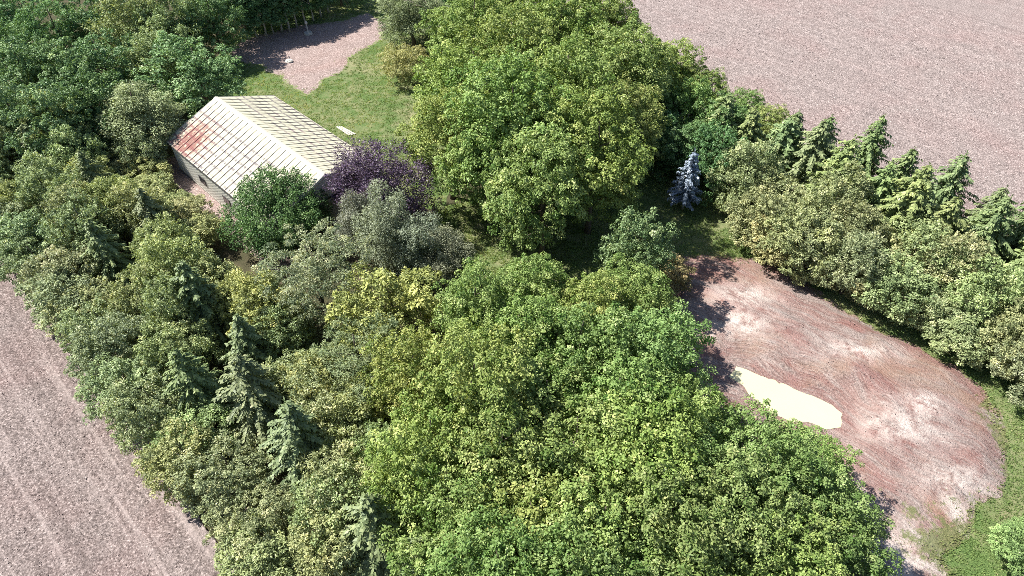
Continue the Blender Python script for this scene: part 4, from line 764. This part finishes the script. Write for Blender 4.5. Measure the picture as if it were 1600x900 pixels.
pale_f = lambda x, y, d: sum(np.exp(-(((x - px) / rx) ** 2 + ((y - py) / ry) ** 2)) for (px, py, rx, ry) in PALE_SPOTS)
def weeds_f(x, y, d):
    w = sum(s * np.exp(-(((x - px) / rx) ** 2 + ((y - py) / ry) ** 2)) for (px, py, rx, ry, s) in WEED_SPOTS)
    return np.clip(w + 0.55 * np.exp(-d / 0.8), 0, 1)
relief_sheet('dug_earth', ragged(EARTH_POLY, 0.5, 0.45, 51), 0.42, earth_z, EARTH, 52, {'pale': pale_f, 'weeds': weeds_f})
WATER = water_mat()
sheet('pond', pond_out, 0.155, WATER)

# ------------------------------------------------------------------ barn
def build_barn():
    L, W, EH, RISE = BARN['length'], BARN['width'], BARN['eave'], BARN['rise']
    o = empty('barn', (*ab(*BARN['corner']), 0), LOT_ANGLE)      # local x along the barn (away), y across (towards the near field)
    tag(o, 'long white metal barn with a low gable roof weathered in rows', 'barn')
    WHITE = plain('white_siding', (0.78, 0.77, 0.70), 0.55, 0.10, 0.3, 1.5)
    TRIM = plain('dark_trim', (0.055, 0.05, 0.05), 0.6)
    GLASS = plain('window_glass', (0.02, 0.025, 0.03), 0.08, 0.1, 0.6)
    CONC = plain('concrete', (0.30, 0.28, 0.25), 0.9)
    link('foundation', MB().box(-0.06, L + 0.06, -W - 0.06, 0.06, 0.0, 0.22).mesh('foundation', CONC), o)
    # ribbed siding: long walls and gable walls
    def siding(p0, p1, nrm, top):
        d = Vector((p1[0] - p0[0], p1[1] - p0[1])); n = int(d.length / 0.3); m = MB(); prof = []
        for i in range(n):
            s0 = i / n; s1 = (i + 0.72) / n; s2 = (i + 1) / n
            for s, off in ((s0, 0.0), (s1, 0.0), (s1 + 0.06 / n, 0.035), (s2 - 0.06 / n, 0.035)): prof.append((s, off))
        prof.append((1.0, 0.0))
        for s, off in prof:
            x = p0[0] + d.x * s + nrm[0] * off; y = p0[1] + d.y * s + nrm[1] * off
            m.v += [(x, y, 0.2), (x, y, top(s))]
        for i in range(len(prof) - 1): m.f.append((2 * i, 2 * i + 2, 2 * i + 3, 2 * i + 1))
        return m.mesh('siding', WHITE)
    flat = lambda s: EH - 0.02
    gab = lambda s: EH - 0.04 + RISE * (1 - abs(2 * s - 1))
    a = link('wall', siding((0, 0), (L, 0), (0, 1), flat), o); a['label'] = 'white ribbed long wall facing the near windbreak'
    # windows in the long wall that faces the near field
    for x in (4.2, 8.6, 13.6):
        w = link('window', MB().box(x - 0.65, x + 0.65, 0.04, 0.10, 1.25, 2.15).mesh('window_frame', TRIM), o)
        for s in (-0.3, 0.3):
            link('pane', MB().box(x + s - 0.25, x + s + 0.25, 0.085, 0.112, 1.33, 2.07).mesh('pane', GLASS), w)
    link('wall', siding((L, -W), (0, -W), (0, -1), flat), o)
    link('wall', siding((0, -W), (0, 0), (-1, 0), gab), o)
    link('wall', siding((L, 0), (L, -W), (1, 0), gab), o)
    d = link('sliding_door', MB().box(-0.16, -0.06, -W / 2 - 2.2, -W / 2 + 2.2, 0.15, 3.1).mesh('sliding_door', plain('door_metal', (0.5, 0.49, 0.45), 0.6)), o)
    link('door_rail', MB().box(-0.2, -0.05, -W / 2 - 4.4, -W / 2 + 4.4, 3.12, 3.24).mesh('door_rail', TRIM), d)
    # roof: a boarded shell, sheet panels with raised seams lying on it, ridge cap, barge boards, gutter
    OV = 0.18; half = W / 2 + OV; slope = math.atan2(RISE, W / 2); cs, sn = math.cos(slope), math.sin(slope)
    SL = half / cs
    shell = MB()
    dz = -OV * math.tan(slope)
    t = 0.12
    # profile (y, z): outer skin and underside
    prof = [(OV, EH + dz), (-W / 2, EH + RISE), (-W - OV, EH + dz), (-W - OV, EH + dz - t), (-W / 2, EH + RISE - t), (OV, EH + dz - t)]
    x0, x1 = -0.5, L + 0.5; n = len(prof)
    shell.v = [(x0, y, z) for y, z in prof] + [(x1, y, z) for y, z in prof]
    shell.f = [tuple(range(n)), tuple(2 * n - 1 - i for i in range(n))] + [(i, i + n, (i + 1) % n + n, (i + 1) % n) for i in range(n)]
    roof = link('roof', shell.mesh('roof_shell', plain('roof_board', (0.30, 0.28, 0.25), 0.9)), o)
    pw = 0.915; npan = int(round((x1 - x0) / pw)); pw = (x1 - x0) / npan
    m_left = roof_mat('roof_sheet_near', True); m_right = roof_mat('roof_sheet_far', False)
    for side, mat in ((1, m_left), (-1, m_right)):
        for i in range(npan):
            # panel in slope space: u down the slope, v along the barn, w off the surface, with two raised seams
            m = MB(); g = 0.012
            sec = [(g, 0.004), (g + 0.02, 0.055), (g + 0.07, 0.055), (g + 0.09, 0.014), (pw * 0.5 - 0.04, 0.014), (pw * 0.5 - 0.02, 0.030), (pw * 0.5 + 0.02, 0.030), (pw * 0.5 + 0.04, 0.014), (pw - g, 0.014), (pw - g, 0.004)]
            k = len(sec)
            for u in (0.02, SL + 0.05):
                for v, w in sec:
                    xx = x0 + i * pw + v
                    yy = side * (u * cs + w * sn); zz = -u * sn + w * cs
                    m.v.append((xx, yy, zz))
            for q in range(k - 1):
                f = (q, q + 1, q + 1 + k, q + k)
                m.f.append(f if side > 0 else f[::-1])
            me = m.mesh('roof_panel', mat)
            # the panel's own frame: x down the slope, y along the barn
            vv = np.empty(len(me.vertices) * 3, dtype=np.float32); me.vertices.foreach_get('co', vv); vv = vv.reshape(-1, 3)
            u = np.hypot(vv[:, 1], vv[:, 2]); loc = np.stack([u * 0 + np.abs(vv[:, 1]) / cs, vv[:, 0], 0 * u], 1)
            wv = (vv[:, 1] * side * sn + vv[:, 2] * cs)
            loc[:, 0] = (vv[:, 1] * side * cs - vv[:, 2] * sn)
            loc[:, 2] = wv
            me.vertices.foreach_set('co', loc.ravel().astype(np.float32)); me.update()
            p = link('roof_panel', me, roof)
            # slope frame -> barn frame
            from mathutils import Matrix
            ex = Vector((0, side * cs, -sn)); ey = Vector((1, 0, 0)); ez = Vector((0, side * sn, cs))
            M = Matrix(((ex.x, ey.x, ez.x, 0), (ex.y, ey.y, ez.y, -W / 2), (ex.z, ey.z, ez.z, EH + RISE), (0, 0, 0, 1)))
            p.matrix_local = M
            p.color = (1, 1, 1, 1)
    cap = MB(); yy = -W / 2; zz = EH + RISE
    pr = [(yy + 0.28 * cs, zz - 0.28 * sn + 0.075), (yy, zz + 0.085), (yy - 0.28 * cs, zz - 0.28 * sn + 0.075), (yy - 0.28 * cs, zz - 0.28 * sn + 0.05), (yy, zz + 0.06), (yy + 0.28 * cs, zz - 0.28 * sn + 0.05)]
    cap.v = [(x0 - 0.02, y, z) for y, z in pr] + [(x1 + 0.02, y, z) for y, z in pr]; n = 6
    cap.f = [tuple(range(n)), tuple(2 * n - 1 - i for i in range(n))] + [(i, i + n, (i + 1) % n + n, (i + 1) % n) for i in range(n)]
    link('ridge_cap', cap.mesh('ridge_cap', plain('ridge_metal', (0.52, 0.50, 0.42), 0.6, 0.06)), roof)
    for side in (1, -1):
        y = -W / 2 + side * (half + 0.11)
        link('gutter', MB().box(x0, x1, min(y, y - side * 0.12), max(y, y - side * 0.12), EH + dz - 0.17, EH + dz - 0.055).mesh('gutter', TRIM), roof)
    for xe in (x0 - 0.03, x1 + 0.01):
        b = MB(); pr = [(OV, EH + dz + 0.03), (-W / 2, EH + RISE + 0.03), (-W - OV, EH + dz + 0.03), (-W - OV, EH + dz - 0.2), (-W / 2, EH + RISE - 0.2), (OV, EH + dz - 0.2)]
        b.v = [(xe, y, z) for y, z in pr] + [(xe + 0.025, y, z) for y, z in pr]
        b.f = [tuple(range(n)), tuple(2 * n - 1 - i for i in range(n))] + [(i, i + n, (i + 1) % n + n, (i + 1) % n) for i in range(n)]
        link('barge_board', b.mesh('barge_board', plain('barge', (0.6, 0.59, 0.54), 0.6)), roof)
    return o
build_barn()

# ------------------------------------------------------------------ trees
def leaf_quads(C, D, Nn, length, width, rng, bend=0.18):
    """kite-shaped leaves: centre C, long direction D, facing Nn"""
    D = unit(D); S = unit(np.cross(Nn, D)); Nn = np.cross(D, S)
    l = np.asarray(length).reshape(-1, 1) * 0.5; w = np.asarray(width).reshape(-1, 1) * 0.5
    v0 = C - D * l; v2 = C + D * l - Nn * l * bend * 2
    v1 = C + S * w + Nn * w * bend - D * l * 0.1; v3 = C - S * w + Nn * w * bend - D * l * 0.1
    V = np.stack([v0, v1, v2, v3], 1).reshape(-1, 3)
    return V, np.arange(len(V)).reshape(-1, 4)

def rand_dirs(rng, n):
    v = rng.normal(size=(n, 3)); return unit(v)

def broad_crown(seed, mat, rx=4.0, z0=2.5, z1=11.0, boughs=34, br=(0.16, 0.34), tufts=14, tr=0.55, leaves=50, leaf=0.18, aspect=0.62, flat=0.6, droop=0.3, irregular=0.25, spread=(0.45, 1.0), contrast=0.17, gap=1.5):
    rng = np.random.default_rng(seed)
    zc = z0 + (z1 - z0) * 0.46; rz = (z1 - z0) / 2
    # uneven envelope: a few random bulges and hollows
    bd = rand_dirs(rng, 9); ba = rng.normal(0, irregular, 9)
    env = lambda d: 1.0 + float(np.sum(ba * np.clip(bd @ d, 0, 1) ** 4))
    cen = []
    for i in range(boughs):
        best = None
        for k in range(6):
            d = rand_dirs(rng, 1)[0]
            if d[2] < -0.7: d[2] *= -1
            rr = rng.uniform(*spread) if i > boughs * 0.12 else rng.uniform(0.0, 0.4)
            rr *= np.clip(env(d), 0.6, 1.25) * (1.0 - 0.15 * max(0, d[2]))
            p = np.array([d[0] * rx * rr, d[1] * rx * rr, zc + d[2] * rz * rr])
            q = min([np.linalg.norm((p - c) / (rx, rx, rz)) for c in cen], default=1)
            if best is None or q > best[0]: best = (q, p)
        cen.append(best[1])
    cen = np.array(cen); cen[:, 2] = np.maximum(cen[:, 2], z0)
    rad = rng.uniform(br[0], br[1], boughs) * rx
    # tufts stand apart on each bough so that dark gaps open between them
    T, TO, TB = [], [], []
    for c, r in zip(cen, rad):
        o = unit((c - np.array([0, 0, zc])) / (rx, rx, rz) + np.array([0, 0, 0.45]))
        n = max(4, int(tufts * (r / (0.25 * rx)) ** 2))
        got = []
        for q in range(n * 4):
            d = unit(rand_dirs(rng, 1)[0] + o * 0.6 + np.array([0, 0, 0.25]))
            p = c + d * r * rng.uniform(0.6, 1.2) * np.array([1, 1, 0.9])
            if all(np.sum((p - g) ** 2) > (tr * gap) ** 2 for g, _ in got): got.append((p, d))
            if len(got) >= n: break
        T += [g for g, _ in got]; TO += [d for _, d in got]; TB += [rng.normal(0, 0.09)] * len(got)
    T = np.array(T); TO = np.array(TO); TB = np.array(TB)
    nt = len(T); k = leaves
    tint_t = np.clip(rng.normal(0.42, contrast, nt) + TB, 0, 1)
    sz = np.repeat(rng.uniform(0.65, 1.25, nt), k)[:, None]
    C = np.repeat(T, k, 0); O = np.repeat(TO, k, 0)
    off = rand_dirs(rng, nt * k) * (rng.uniform(0.15, 1, (nt * k, 1)) ** 0.5) * tr * sz; off[:, 2] *= flat
    off[:, 2] -= (off[:, 0] ** 2 + off[:, 1] ** 2) / (tr * 2.4)
    C = C + off
    D = unit(off * np.array([1, 1, 0.4])) * 0.8 + O * 0.4 + rng.normal(size=C.shape) * 0.45; D[:, 2] -= droop
    Nn = O * 0.5 + unit(off) * 0.5 + np.array([0, 0, 0.6]) + rng.normal(size=C.shape) * 0.42
    ln = leaf * rng.uniform(0.65, 1.35, len(C))
    V, F = leaf_quads(C, D, Nn, ln, ln * aspect, rng)
    tint = np.clip(np.repeat(tint_t, k) + rng.normal(0, 0.15, nt * k), 0, 1)
    return mesh_from('crown', V, F, mat, tint), cen, rad

def trunk_mesh(seed, h, r, cen, mat, clear=0.22, limbs=11):
    rng = random.Random(seed); m = MB()
    top = h * 0.86; pts = []; rad = []
    wob = h * 0.006
    for i in range(8):
        t = i / 7; pts.append((rng.uniform(-wob, wob) * (i > 0) * 2, rng.uniform(-wob, wob) * (i > 0) * 2, -0.15 + (top + 0.15) * t))
        rad.append(r * ((1.35 if i == 0 else 1.0) * (1 - 0.82 * t)))
    m.tube(pts, rad, 8)
    cs = list(cen); rng.shuffle(cs)
    for c in cs[:limbs]:
        c = Vector(c); hd = math.hypot(c.x, c.y)
        zs = max(h * clear, min(c.z - 0.55 * hd, top * 0.92))
        s = Vector((0, 0, zs)); mid = s.lerp(c, 0.5) + Vector((0, 0, -0.08 * hd)) + Vector((rng.uniform(-.2, .2), rng.uniform(-.2, .2), 0))
        rr = r * (1 - 0.82 * zs / top) * 0.62
        m.tube([s, s.lerp(mid, 0.55), mid, c], [rr, rr * 0.8, rr * 0.6, rr * 0.22], 6)
    return m.mesh('trunk', mat, True)

def spruce_crown(seed, mat, h=10.0, rx=2.6, z0=0.5, droop=0.32, spray=0.46, gap=0.42, per=9, hang=0.5, taper=0.9, width=0.15):
    rng = np.random.default_rng(seed)
    B0, DIR, LEN = [], [], []
    z = z0; a0 = 0.0
    while z < h - 0.15:
        t = (z - z0) / (h - z0)
        L = rx * (1 - t) ** taper + 0.12
        n = max(4, int(round(per * (0.55 + 0.45 * (1 - t)))))
        a0 += 2.4
        for k in range(n):
            a = a0 + 2 * math.pi * k / n + rng.normal(0, 0.16)
            B0.append((0, 0, z + rng.normal(0, 0.09))); DIR.append((math.cos(a), math.sin(a))); LEN.append(L * rng.uniform(0.55, 1.2) * (1 + 0.18 * math.sin(3 * a + seed) * math.sin(z * 1.7)))
        z += gap * rng.uniform(0.8, 1.2)
    V, F, TI = [], [], []; n0 = 0
    Cs, Ds, Ns, Ls, Ws, Ti = [], [], [], [], [], []
    for b, d, L in zip(B0, DIR, LEN):
        steps = max(3, int(L / 0.15)); tb = rng.normal(0.40, 0.12)
        s = (np.arange(steps) + rng.uniform(0, 1, steps) * 0.6 + 0.2) / steps
        rr = s * L
        zz = b[2] + 0.10 * L * np.sin(s * 2.2) - droop * L * s ** 1.4 + 0.10 * L * np.clip(s - 0.75, 0, 1)
        P = np.stack([rr * d[0], rr * d[1], zz], 1)
        side = np.array([-d[1], d[0], 0]); out = np.array([d[0], d[1], 0])
        for sg in (-1, 1):
            ln = spray * (1.05 - 0.55 * s) * rng.uniform(0.7, 1.25, steps) * min(1.0, 0.45 + L / 2.5)
            D = side * sg * 0.9 + out * 0.75 + np.stack([0 * s, 0 * s, -0.25 - hang * rng.random(steps)], 1) + rng.normal(size=(steps, 3)) * 0.12
            D = unit(D)
            Cs.append(P + D * (ln * 0.5)[:, None]); Ds.append(D); Ns.append(np.tile((0, 0, 1.0), (steps, 1)) + rng.normal(size=(steps, 3)) * 0.35 + out * 0.3)
            Ls.append(ln); Ws.append(ln * 0.1 + width * rng.uniform(0.7, 1.2, steps)); Ti.append(tb + rng.normal(0, 0.14, steps) + 0.18 * (s > 0.8))
            # hanging twiglets
            q = steps
            D2 = unit(out * 0.35 + side * sg * 0.5 * rng.random((q, 1)) + np.array([0, 0, -0.9]) + rng.normal(size=(q, 3)) * 0.2)
            l2 = spray * 0.75 * rng.uniform(0.5, 1.2, q)
            Cs.append(P + side * sg * (0.25 * ln * rng.uniform(0.2, 1.8, q))[:, None] + D2 * (l2 * 0.5)[:, None]); Ds.append(D2)
            Ns.append(np.tile(out, (q, 1)) + np.array([0, 0, 0.4]) + rng.normal(size=(q, 3)) * 0.4); Ls.append(l2); Ws.append(width * 0.9 * rng.uniform(0.7, 1.2, q)); Ti.append(tb - 0.05 + rng.normal(0, 0.14, q))
        # along the axis and the tip
        D = np.tile(out + np.array([0, 0, -droop * 0.8]), (steps, 1)) + rng.normal(size=(steps, 3)) * 0.12
        Cs.append(P + np.array([0, 0, 0.03])); Ds.append(D); Ns.append(np.tile((0, 0, 1.0), (steps, 1)) + rng.normal(size=(steps, 3)) * 0.3); Ls.append(np.full(steps, spray * 0.7)); Ws.append(np.full(steps, width)); Ti.append(tb + 0.12 + rng.normal(0, 0.12, steps))
    # leader
    q = 14; zz = np.linspace(h - 0.9, h + 0.25, q); a = rng.uniform(0, 6.28, q)
    Ds.append(np.stack([np.cos(a) * 0.6, np.sin(a) * 0.6, 0.8 + 0 * a], 1)); Cs.append(np.stack([0.05 * np.cos(a), 0.05 * np.sin(a), zz], 1)); Ns.append(rand_dirs(rng, q)); Ls.append(np.full(q, 0.3)); Ws.append(np.full(q, 0.1)); Ti.append(np.full(q, 0.5))
    C = np.concatenate(Cs); D = np.concatenate(Ds); Nn = np.concatenate(Ns)
    V, F = leaf_quads(C, D, Nn, np.concatenate(Ls), np.concatenate(Ws), rng, 0.1)
    return mesh_from('crown', V, F, mat, np.clip(np.concatenate(Ti), 0, 1))

def straight_trunk(seed, h, r, mat):
    rng = random.Random(seed); m = MB()
    m.tube([(0, 0, -0.15), (0.03, 0, h * 0.3), (-0.02, 0.03, h * 0.65), (0, 0, h * 0.97)], [r * 1.3, r * 0.9, r * 0.5, 0.02], 8)
    for k in range(26):
        z = h * (0.06 + 0.85 * k / 26); a = k * 2.4; L = (1 - z / h) * h * 0.16 + 0.1
        m.tube([(0, 0, z), (math.cos(a) * L * 0.6, math.sin(a) * L * 0.6, z + 0.02), (math.cos(a) * L, math.sin(a) * L, z - L * 0.12)], [r * 0.22, r * 0.15, 0.01], 5)
    return m.mesh('trunk', mat, True)

SPECIES = {}
def add_species(key, variants): SPECIES[key] = variants
def broad_set(key, n, mat, h, r_trunk, bark=None, limbs=11, clear=0.22, seed=100, **kw):
    out = []
    for i in range(n):
        me, cen, rad = broad_crown(seed + i * 7, mat, **kw)
        out.append((me, trunk_mesh(seed + i * 7 + 1, h, r_trunk, cen, bark or BARK, clear, limbs)))
    add_species(key, out)

# nominal sizes; the table scales each tree from these
broad_set('maple', 6, LEAF['maple'], 13, 0.26, seed=100, rx=4.5, z0=2.6, z1=13.0, boughs=64, br=(0.17, 0.31), tufts=13, tr=0.52, leaves=70, leaf=0.185, aspect=0.66, irregular=0.38, spread=(0.55, 0.97), contrast=0.17)
broad_set('hedge', 6, LEAF['hedge'], 6.5, 0.13, seed=300, rx=2.6, z0=0.3, z1=6.5, boughs=58, br=(0.15, 0.27), tufts=12, tr=0.31, leaves=46, leaf=0.165, aspect=0.5, flat=0.9, droop=0.0, irregular=0.34, clear=0.1, spread=(0.55, 1.0), contrast=0.22, gap=1.35)
broad_set('broad', 4, LEAF['broad'], 10, 0.22, seed=500, rx=3.8, z0=0.8, z1=10, boughs=62, br=(0.16, 0.28), tufts=12, tr=0.48, leaves=58, leaf=0.2, aspect=0.6, irregular=0.36, spread=(0.55, 0.98), contrast=0.2)
broad_set('willow', 3, LEAF['willow'], 10, 0.18, seed=700, rx=2.4, z0=0.8, z1=10, boughs=54, br=(0.20, 0.36), tufts=12, tr=0.36, leaves=46, leaf=0.18, aspect=0.30, flat=1.5, droop=0.35, irregular=0.25, contrast=0.18, gap=1.1)
broad_set('purple', 1, LEAF['purple'], 9, 0.2, seed=800, rx=4.2, z0=0.8, z1=9, boughs=80, br=(0.15, 0.28), tufts=14, tr=0.42, leaves=46, leaf=0.17, aspect=0.42, flat=1.2, droop=-0.35, irregular=0.3, gap=1.15)
broad_set('yellow', 1, LEAF['yellow'], 5, 0.12, seed=820, rx=2.9, z0=0.5, z1=5, boughs=44, br=(0.16, 0.28), tufts=11, tr=0.38, leaves=44, leaf=0.16, aspect=0.55, irregular=0.28, gap=1.2)
broad_set('poplar', 3, LEAF['broad'], 12, 0.15, bark=PALE_BARK, seed=840, rx=2.2, z0=1.4, z1=12, boughs=40, br=(0.22, 0.36), tufts=10, tr=0.40, leaves=40, leaf=0.18, aspect=0.7, irregular=0.25, clear=0.4, gap=1.2)
broad_set('yew', 1, LEAF['yew'], 8, 0.2, seed=860, rx=4.6, z0=0.4, z1=8, boughs=120, br=(0.12, 0.24), tufts=18, tr=0.44, leaves=40, leaf=0.2, aspect=0.42, flat=0.8, droop=-0.1, irregular=0.28, clear=0.08, spread=(0.55, 1.0), gap=1.2)
broad_set('pine', 2, LEAF['pine'], 11, 0.22, seed=880, rx=4.2, z0=0.8, z1=11, boughs=84, br=(0.13, 0.25), tufts=12, tr=0.52, leaves=60, leaf=0.22, aspect=0.28, flat=0.30, droop=-0.05, irregular=0.34, spread=(0.45, 1.08), contrast=0.2, gap=1.4)
add_species('spruce', [(spruce_crown(900 + i, LEAF['spruce'], 10, 3.2, taper=0.72, droop=0.36, hang=0.7, per=10, spray=0.5), straight_trunk(900 + i, 10, 0.17, BARK)) for i in range(4)])
add_species('blue_spruce', [(spruce_crown(950, LEAF['blue'], 7.2, 1.75, z0=1.5, droop=0.12, spray=0.42, gap=0.36, per=9, hang=0.15, taper=0.8, width=0.17), straight_trunk(950, 7.2, 0.12, PALE_BARK))])
NOMINAL = {'maple': (4.5, 13), 'hedge': (2.6, 6.5), 'broad': (3.8, 10), 'willow': (2.4, 10), 'purple': (4.2, 9), 'yellow': (2.9, 5), 'poplar': (2.2, 12), 'yew': (4.6, 8), 'pine': (4.2, 11), 'spruce': (3.2, 10), 'blue_spruce': (1.75, 7.2)}

for i, (name, key, x, y, r, h, tint, label, cat, group) in enumerate(TREES):
    var = SPECIES[key][(i * 5 + int(abs(x) * 3)) % len(SPECIES[key])]
    r0, h0 = NOMINAL[key]
    rng = random.Random(1000 + i)
    t = empty(name, (x, y, 0), rng.uniform(0, 6.283))
    t.scale = (r / r0, r / r0 * rng.uniform(0.92, 1.08), h / h0)
    tag(t, label, cat, group)
    link('trunk', var[1], t)
    c = link('crown', var[0], t)
    c.color = (*tint, 1.0)

# ------------------------------------------------------------------ small things on the ground
def stone(name, x, y, s, label, seed, c=(0.62, 0.60, 0.55)):
    rng = np.random.default_rng(seed)
    n, k = 6, 9; V = [(0, 0, s * 0.55)]; F = []
    for i in range(1, n):
        ph = math.pi * 0.62 * i / (n - 1)
        for j in range(k):
            a = 2 * math.pi * j / k; q = s * (1 + rng.normal(0, 0.10))
            V.append((math.cos(a) * math.sin(ph) * q, math.sin(a) * math.sin(ph) * q * 0.75, math.cos(ph) * q * 0.55))
    for j in range(k): F.append((0, 1 + j, 1 + (j + 1) % k))
    for i in range(n - 2):
        for j in range(k):
            a = 1 + i * k; F.append((a + j, a + k + j, a + k + (j + 1) % k, a + (j + 1) % k))
    o = link(name, mesh_from(name, V, F, plain(name + '_rock', c, 0.9), smooth=False)); o.location = (x, y, 0.12)
    tag(o, label, 'rock'); return o
for i, (x, y, s, lab) in enumerate(STONES): stone('stone', x, y, s, lab, 60 + i)

x, y, rz = PLANK
pl = empty('plank_pile', (x, y, 0.05), rz); tag(pl, 'pale weathered boards lying on the lawn beside the barn', 'planks')
WOOD = plain('weathered_wood', (0.50, 0.47, 0.40), 0.85, 0.2, 0.15, 6)
for k, (dx, dy, dr) in enumerate(((0, 0, 0.0), (0.15, 0.24, 0.05), (-0.2, -0.23, -0.04))):
    b = link('board', MB().box(-1.3, 1.3, -0.10, 0.10, 0, 0.05).mesh('board', WOOD), pl); b.location = (dx, dy, 0); b.rotation_euler = (0, 0, dr)

x, y = PUMP
pu = empty('yard_post', (x, y, 0.1)); tag(pu, 'small pale post on a round base in the shade of the poplars', 'post')
GAL = plain('pale_metal', (0.48, 0.47, 0.45), 0.6)
m = MB(); m.tube([(0, 0, 0), (0, 0, 0.28)], [0.62, 0.55], 14); link('base', m.mesh('base', plain('pale_concrete', (0.45, 0.43, 0.40), 0.9)), pu)
m = MB(); m.tube([(0, 0, 0.28), (0, 0, 1.5)], [0.11, 0.09], 10); link('post', m.mesh('post', GAL), pu)
m = MB(); m.tube([(0, 0, 1.5), (0, 0, 1.62), (0, 0, 1.9)], [0.16, 0.22, 0.12], 10); link('cap', m.mesh('cap', GAL), pu)

# ------------------------------------------------------------------ grass and clods (uncountable)
def tufts(name, pts, mat, label, hgt, seed, blades=5, z=0.03):
    rng = np.random.default_rng(seed); n = len(pts) * blades
    P = np.repeat(np.column_stack([pts, np.full(len(pts), z)]), blades, 0)
    P[:, :2] += rng.normal(0, 0.10, (n, 2))
    a = rng.uniform(0, 6.283, n); d = np.stack([np.cos(a), np.sin(a), 0 * a], 1)
    hh = hgt * rng.uniform(0.5, 1.4, (n, 1)); w = 0.035 * rng.uniform(0.7, 1.4, (n, 1)) * (1 + hgt)
    s = np.stack([-np.sin(a), np.cos(a), 0 * a], 1)
    V = np.stack([P - s * w, P + s * w, P + d * hh * 0.55 + np.array([0, 0, 1.0]) * hh], 1).reshape(-1, 3)
    dry = fbm(P[:, 0] * 0.22 + 5, P[:, 1] * 0.22)
    tint = np.clip(rng.normal(0.40, 0.18, n) + (dry - 0.42) * 1.6, 0, 1)
    o = link(name, mesh_from(name, V, np.arange(len(V)).reshape(-1, 3), mat, tint))
    return tag(o, label, 'grass', kind='stuff')
GRASSLEAF = leaf_mat('grass_blade', (0.120, 0.190, 0.060), (0.280, 0.370, 0.140), (0.50, 0.48, 0.27), trans=0.4, gloss=0.01)
def scatter(poly, n, seed, thr=None):
    rng = np.random.default_rng(seed); A = np.array(poly); lo = A.min(0); hi = A.max(0)
    P = rng.uniform(lo, hi, (n, 2)); P = P[inside(P, poly)]
    if thr is not None: P = P[fbm(P[:, 0] * 0.5 + 3, P[:, 1] * 0.5) > thr]
    return P
for i, poly in enumerate(LAWN_POLYS):
    P = scatter(poly, 30000, 70 + i, 0.30)
    for other in (PATH_POLY, EARTH_POLY): P = P[~(inside(P, other) & (edge_dist(P, other) > np.random.default_rng(4).exponential(0.45, len(P))))]
    tufts('grass', P, GRASSLEAF, ['short sunlit grass tufts over the lawn by the barn', 'grass tufts on the shaded lawn under the big maples', 'grass tufts along the foot of the far windbreak'][i % 3], 0.10, 80 + i)
P = scatter(EARTH_POLY, 24000, 90); w = weeds_f(P[:, 0], P[:, 1], edge_dist(P, EARTH_POLY))
P = P[np.random.default_rng(3).random(len(P)) < w * 0.6]
tufts('weeds', P, leaf_mat('weed_blade', (0.08, 0.12, 0.035), (0.22, 0.25, 0.09), (0.36, 0.33, 0.18), trans=0.25), 'low weeds growing on the lower end of the dug earth', 0.2, 91, 4, 0.1)

def clods(name, P, zz, size, mat, label, seed):
    rng = np.random.default_rng(seed); n = len(P)
    oct_ = np.array([(1, 0, 0), (0, 1, 0), (-1, 0, 0), (0, -1, 0), (0, 0, 0.8), (0, 0, -0.5)], float)
    fo = np.array([(0, 1, 4), (1, 2, 4), (2, 3, 4), (3, 0, 4), (1, 0, 5), (2, 1, 5), (3, 2, 5), (0, 3, 5)])
    s = size * rng.uniform(0.5, 1.5, (n, 1, 1)) ** 1.5
    V = oct_[None] * s * rng.uniform(0.65, 1.35, (n, 6, 3)) + np.column_stack([P, zz])[:, None, :]
    F = (fo[None] + (np.arange(n) * 6)[:, None, None]).reshape(-1, 3)
    o = link(name, mesh_from(name, V.reshape(-1, 3), F, mat)); return tag(o, label, 'soil clods', kind='stuff')
def field_pts(n, a0, a1, b0, b1, seed):
    rng = np.random.default_rng(seed); a = rng.uniform(a0, a1, n); b = rng.uniform(b0, b1, n)
    return np.stack([AX[0] * a + BX[0] * b, AX[1] * a + BX[1] * b], 1)
P = field_pts(20000, 18, 62, -22, 1.0, 95)
clods('soil_clods', P, np.full(len(P), 0.05), 0.035, FIELD, 'loose soil clods on the ploughed field beside the near windbreak', 96)
P = field_pts(20000, 10, 100, 68, 110, 97)
clods('soil_clods', P, np.full(len(P), 0.06), 0.06, FIELD_FAR, 'loose soil clods on the pale field behind the far windbreak', 98)
P = scatter(EARTH_POLY, 9000, 99); P = P[~inside(P, pond_out)]; dd = edge_dist(P, EARTH_POLY)
clods('soil_clods', P, earth_z(P[:, 0], P[:, 1], dd) - 0.005, 0.028, EARTH, 'loose clods and crumbs over the dug earth', 100)
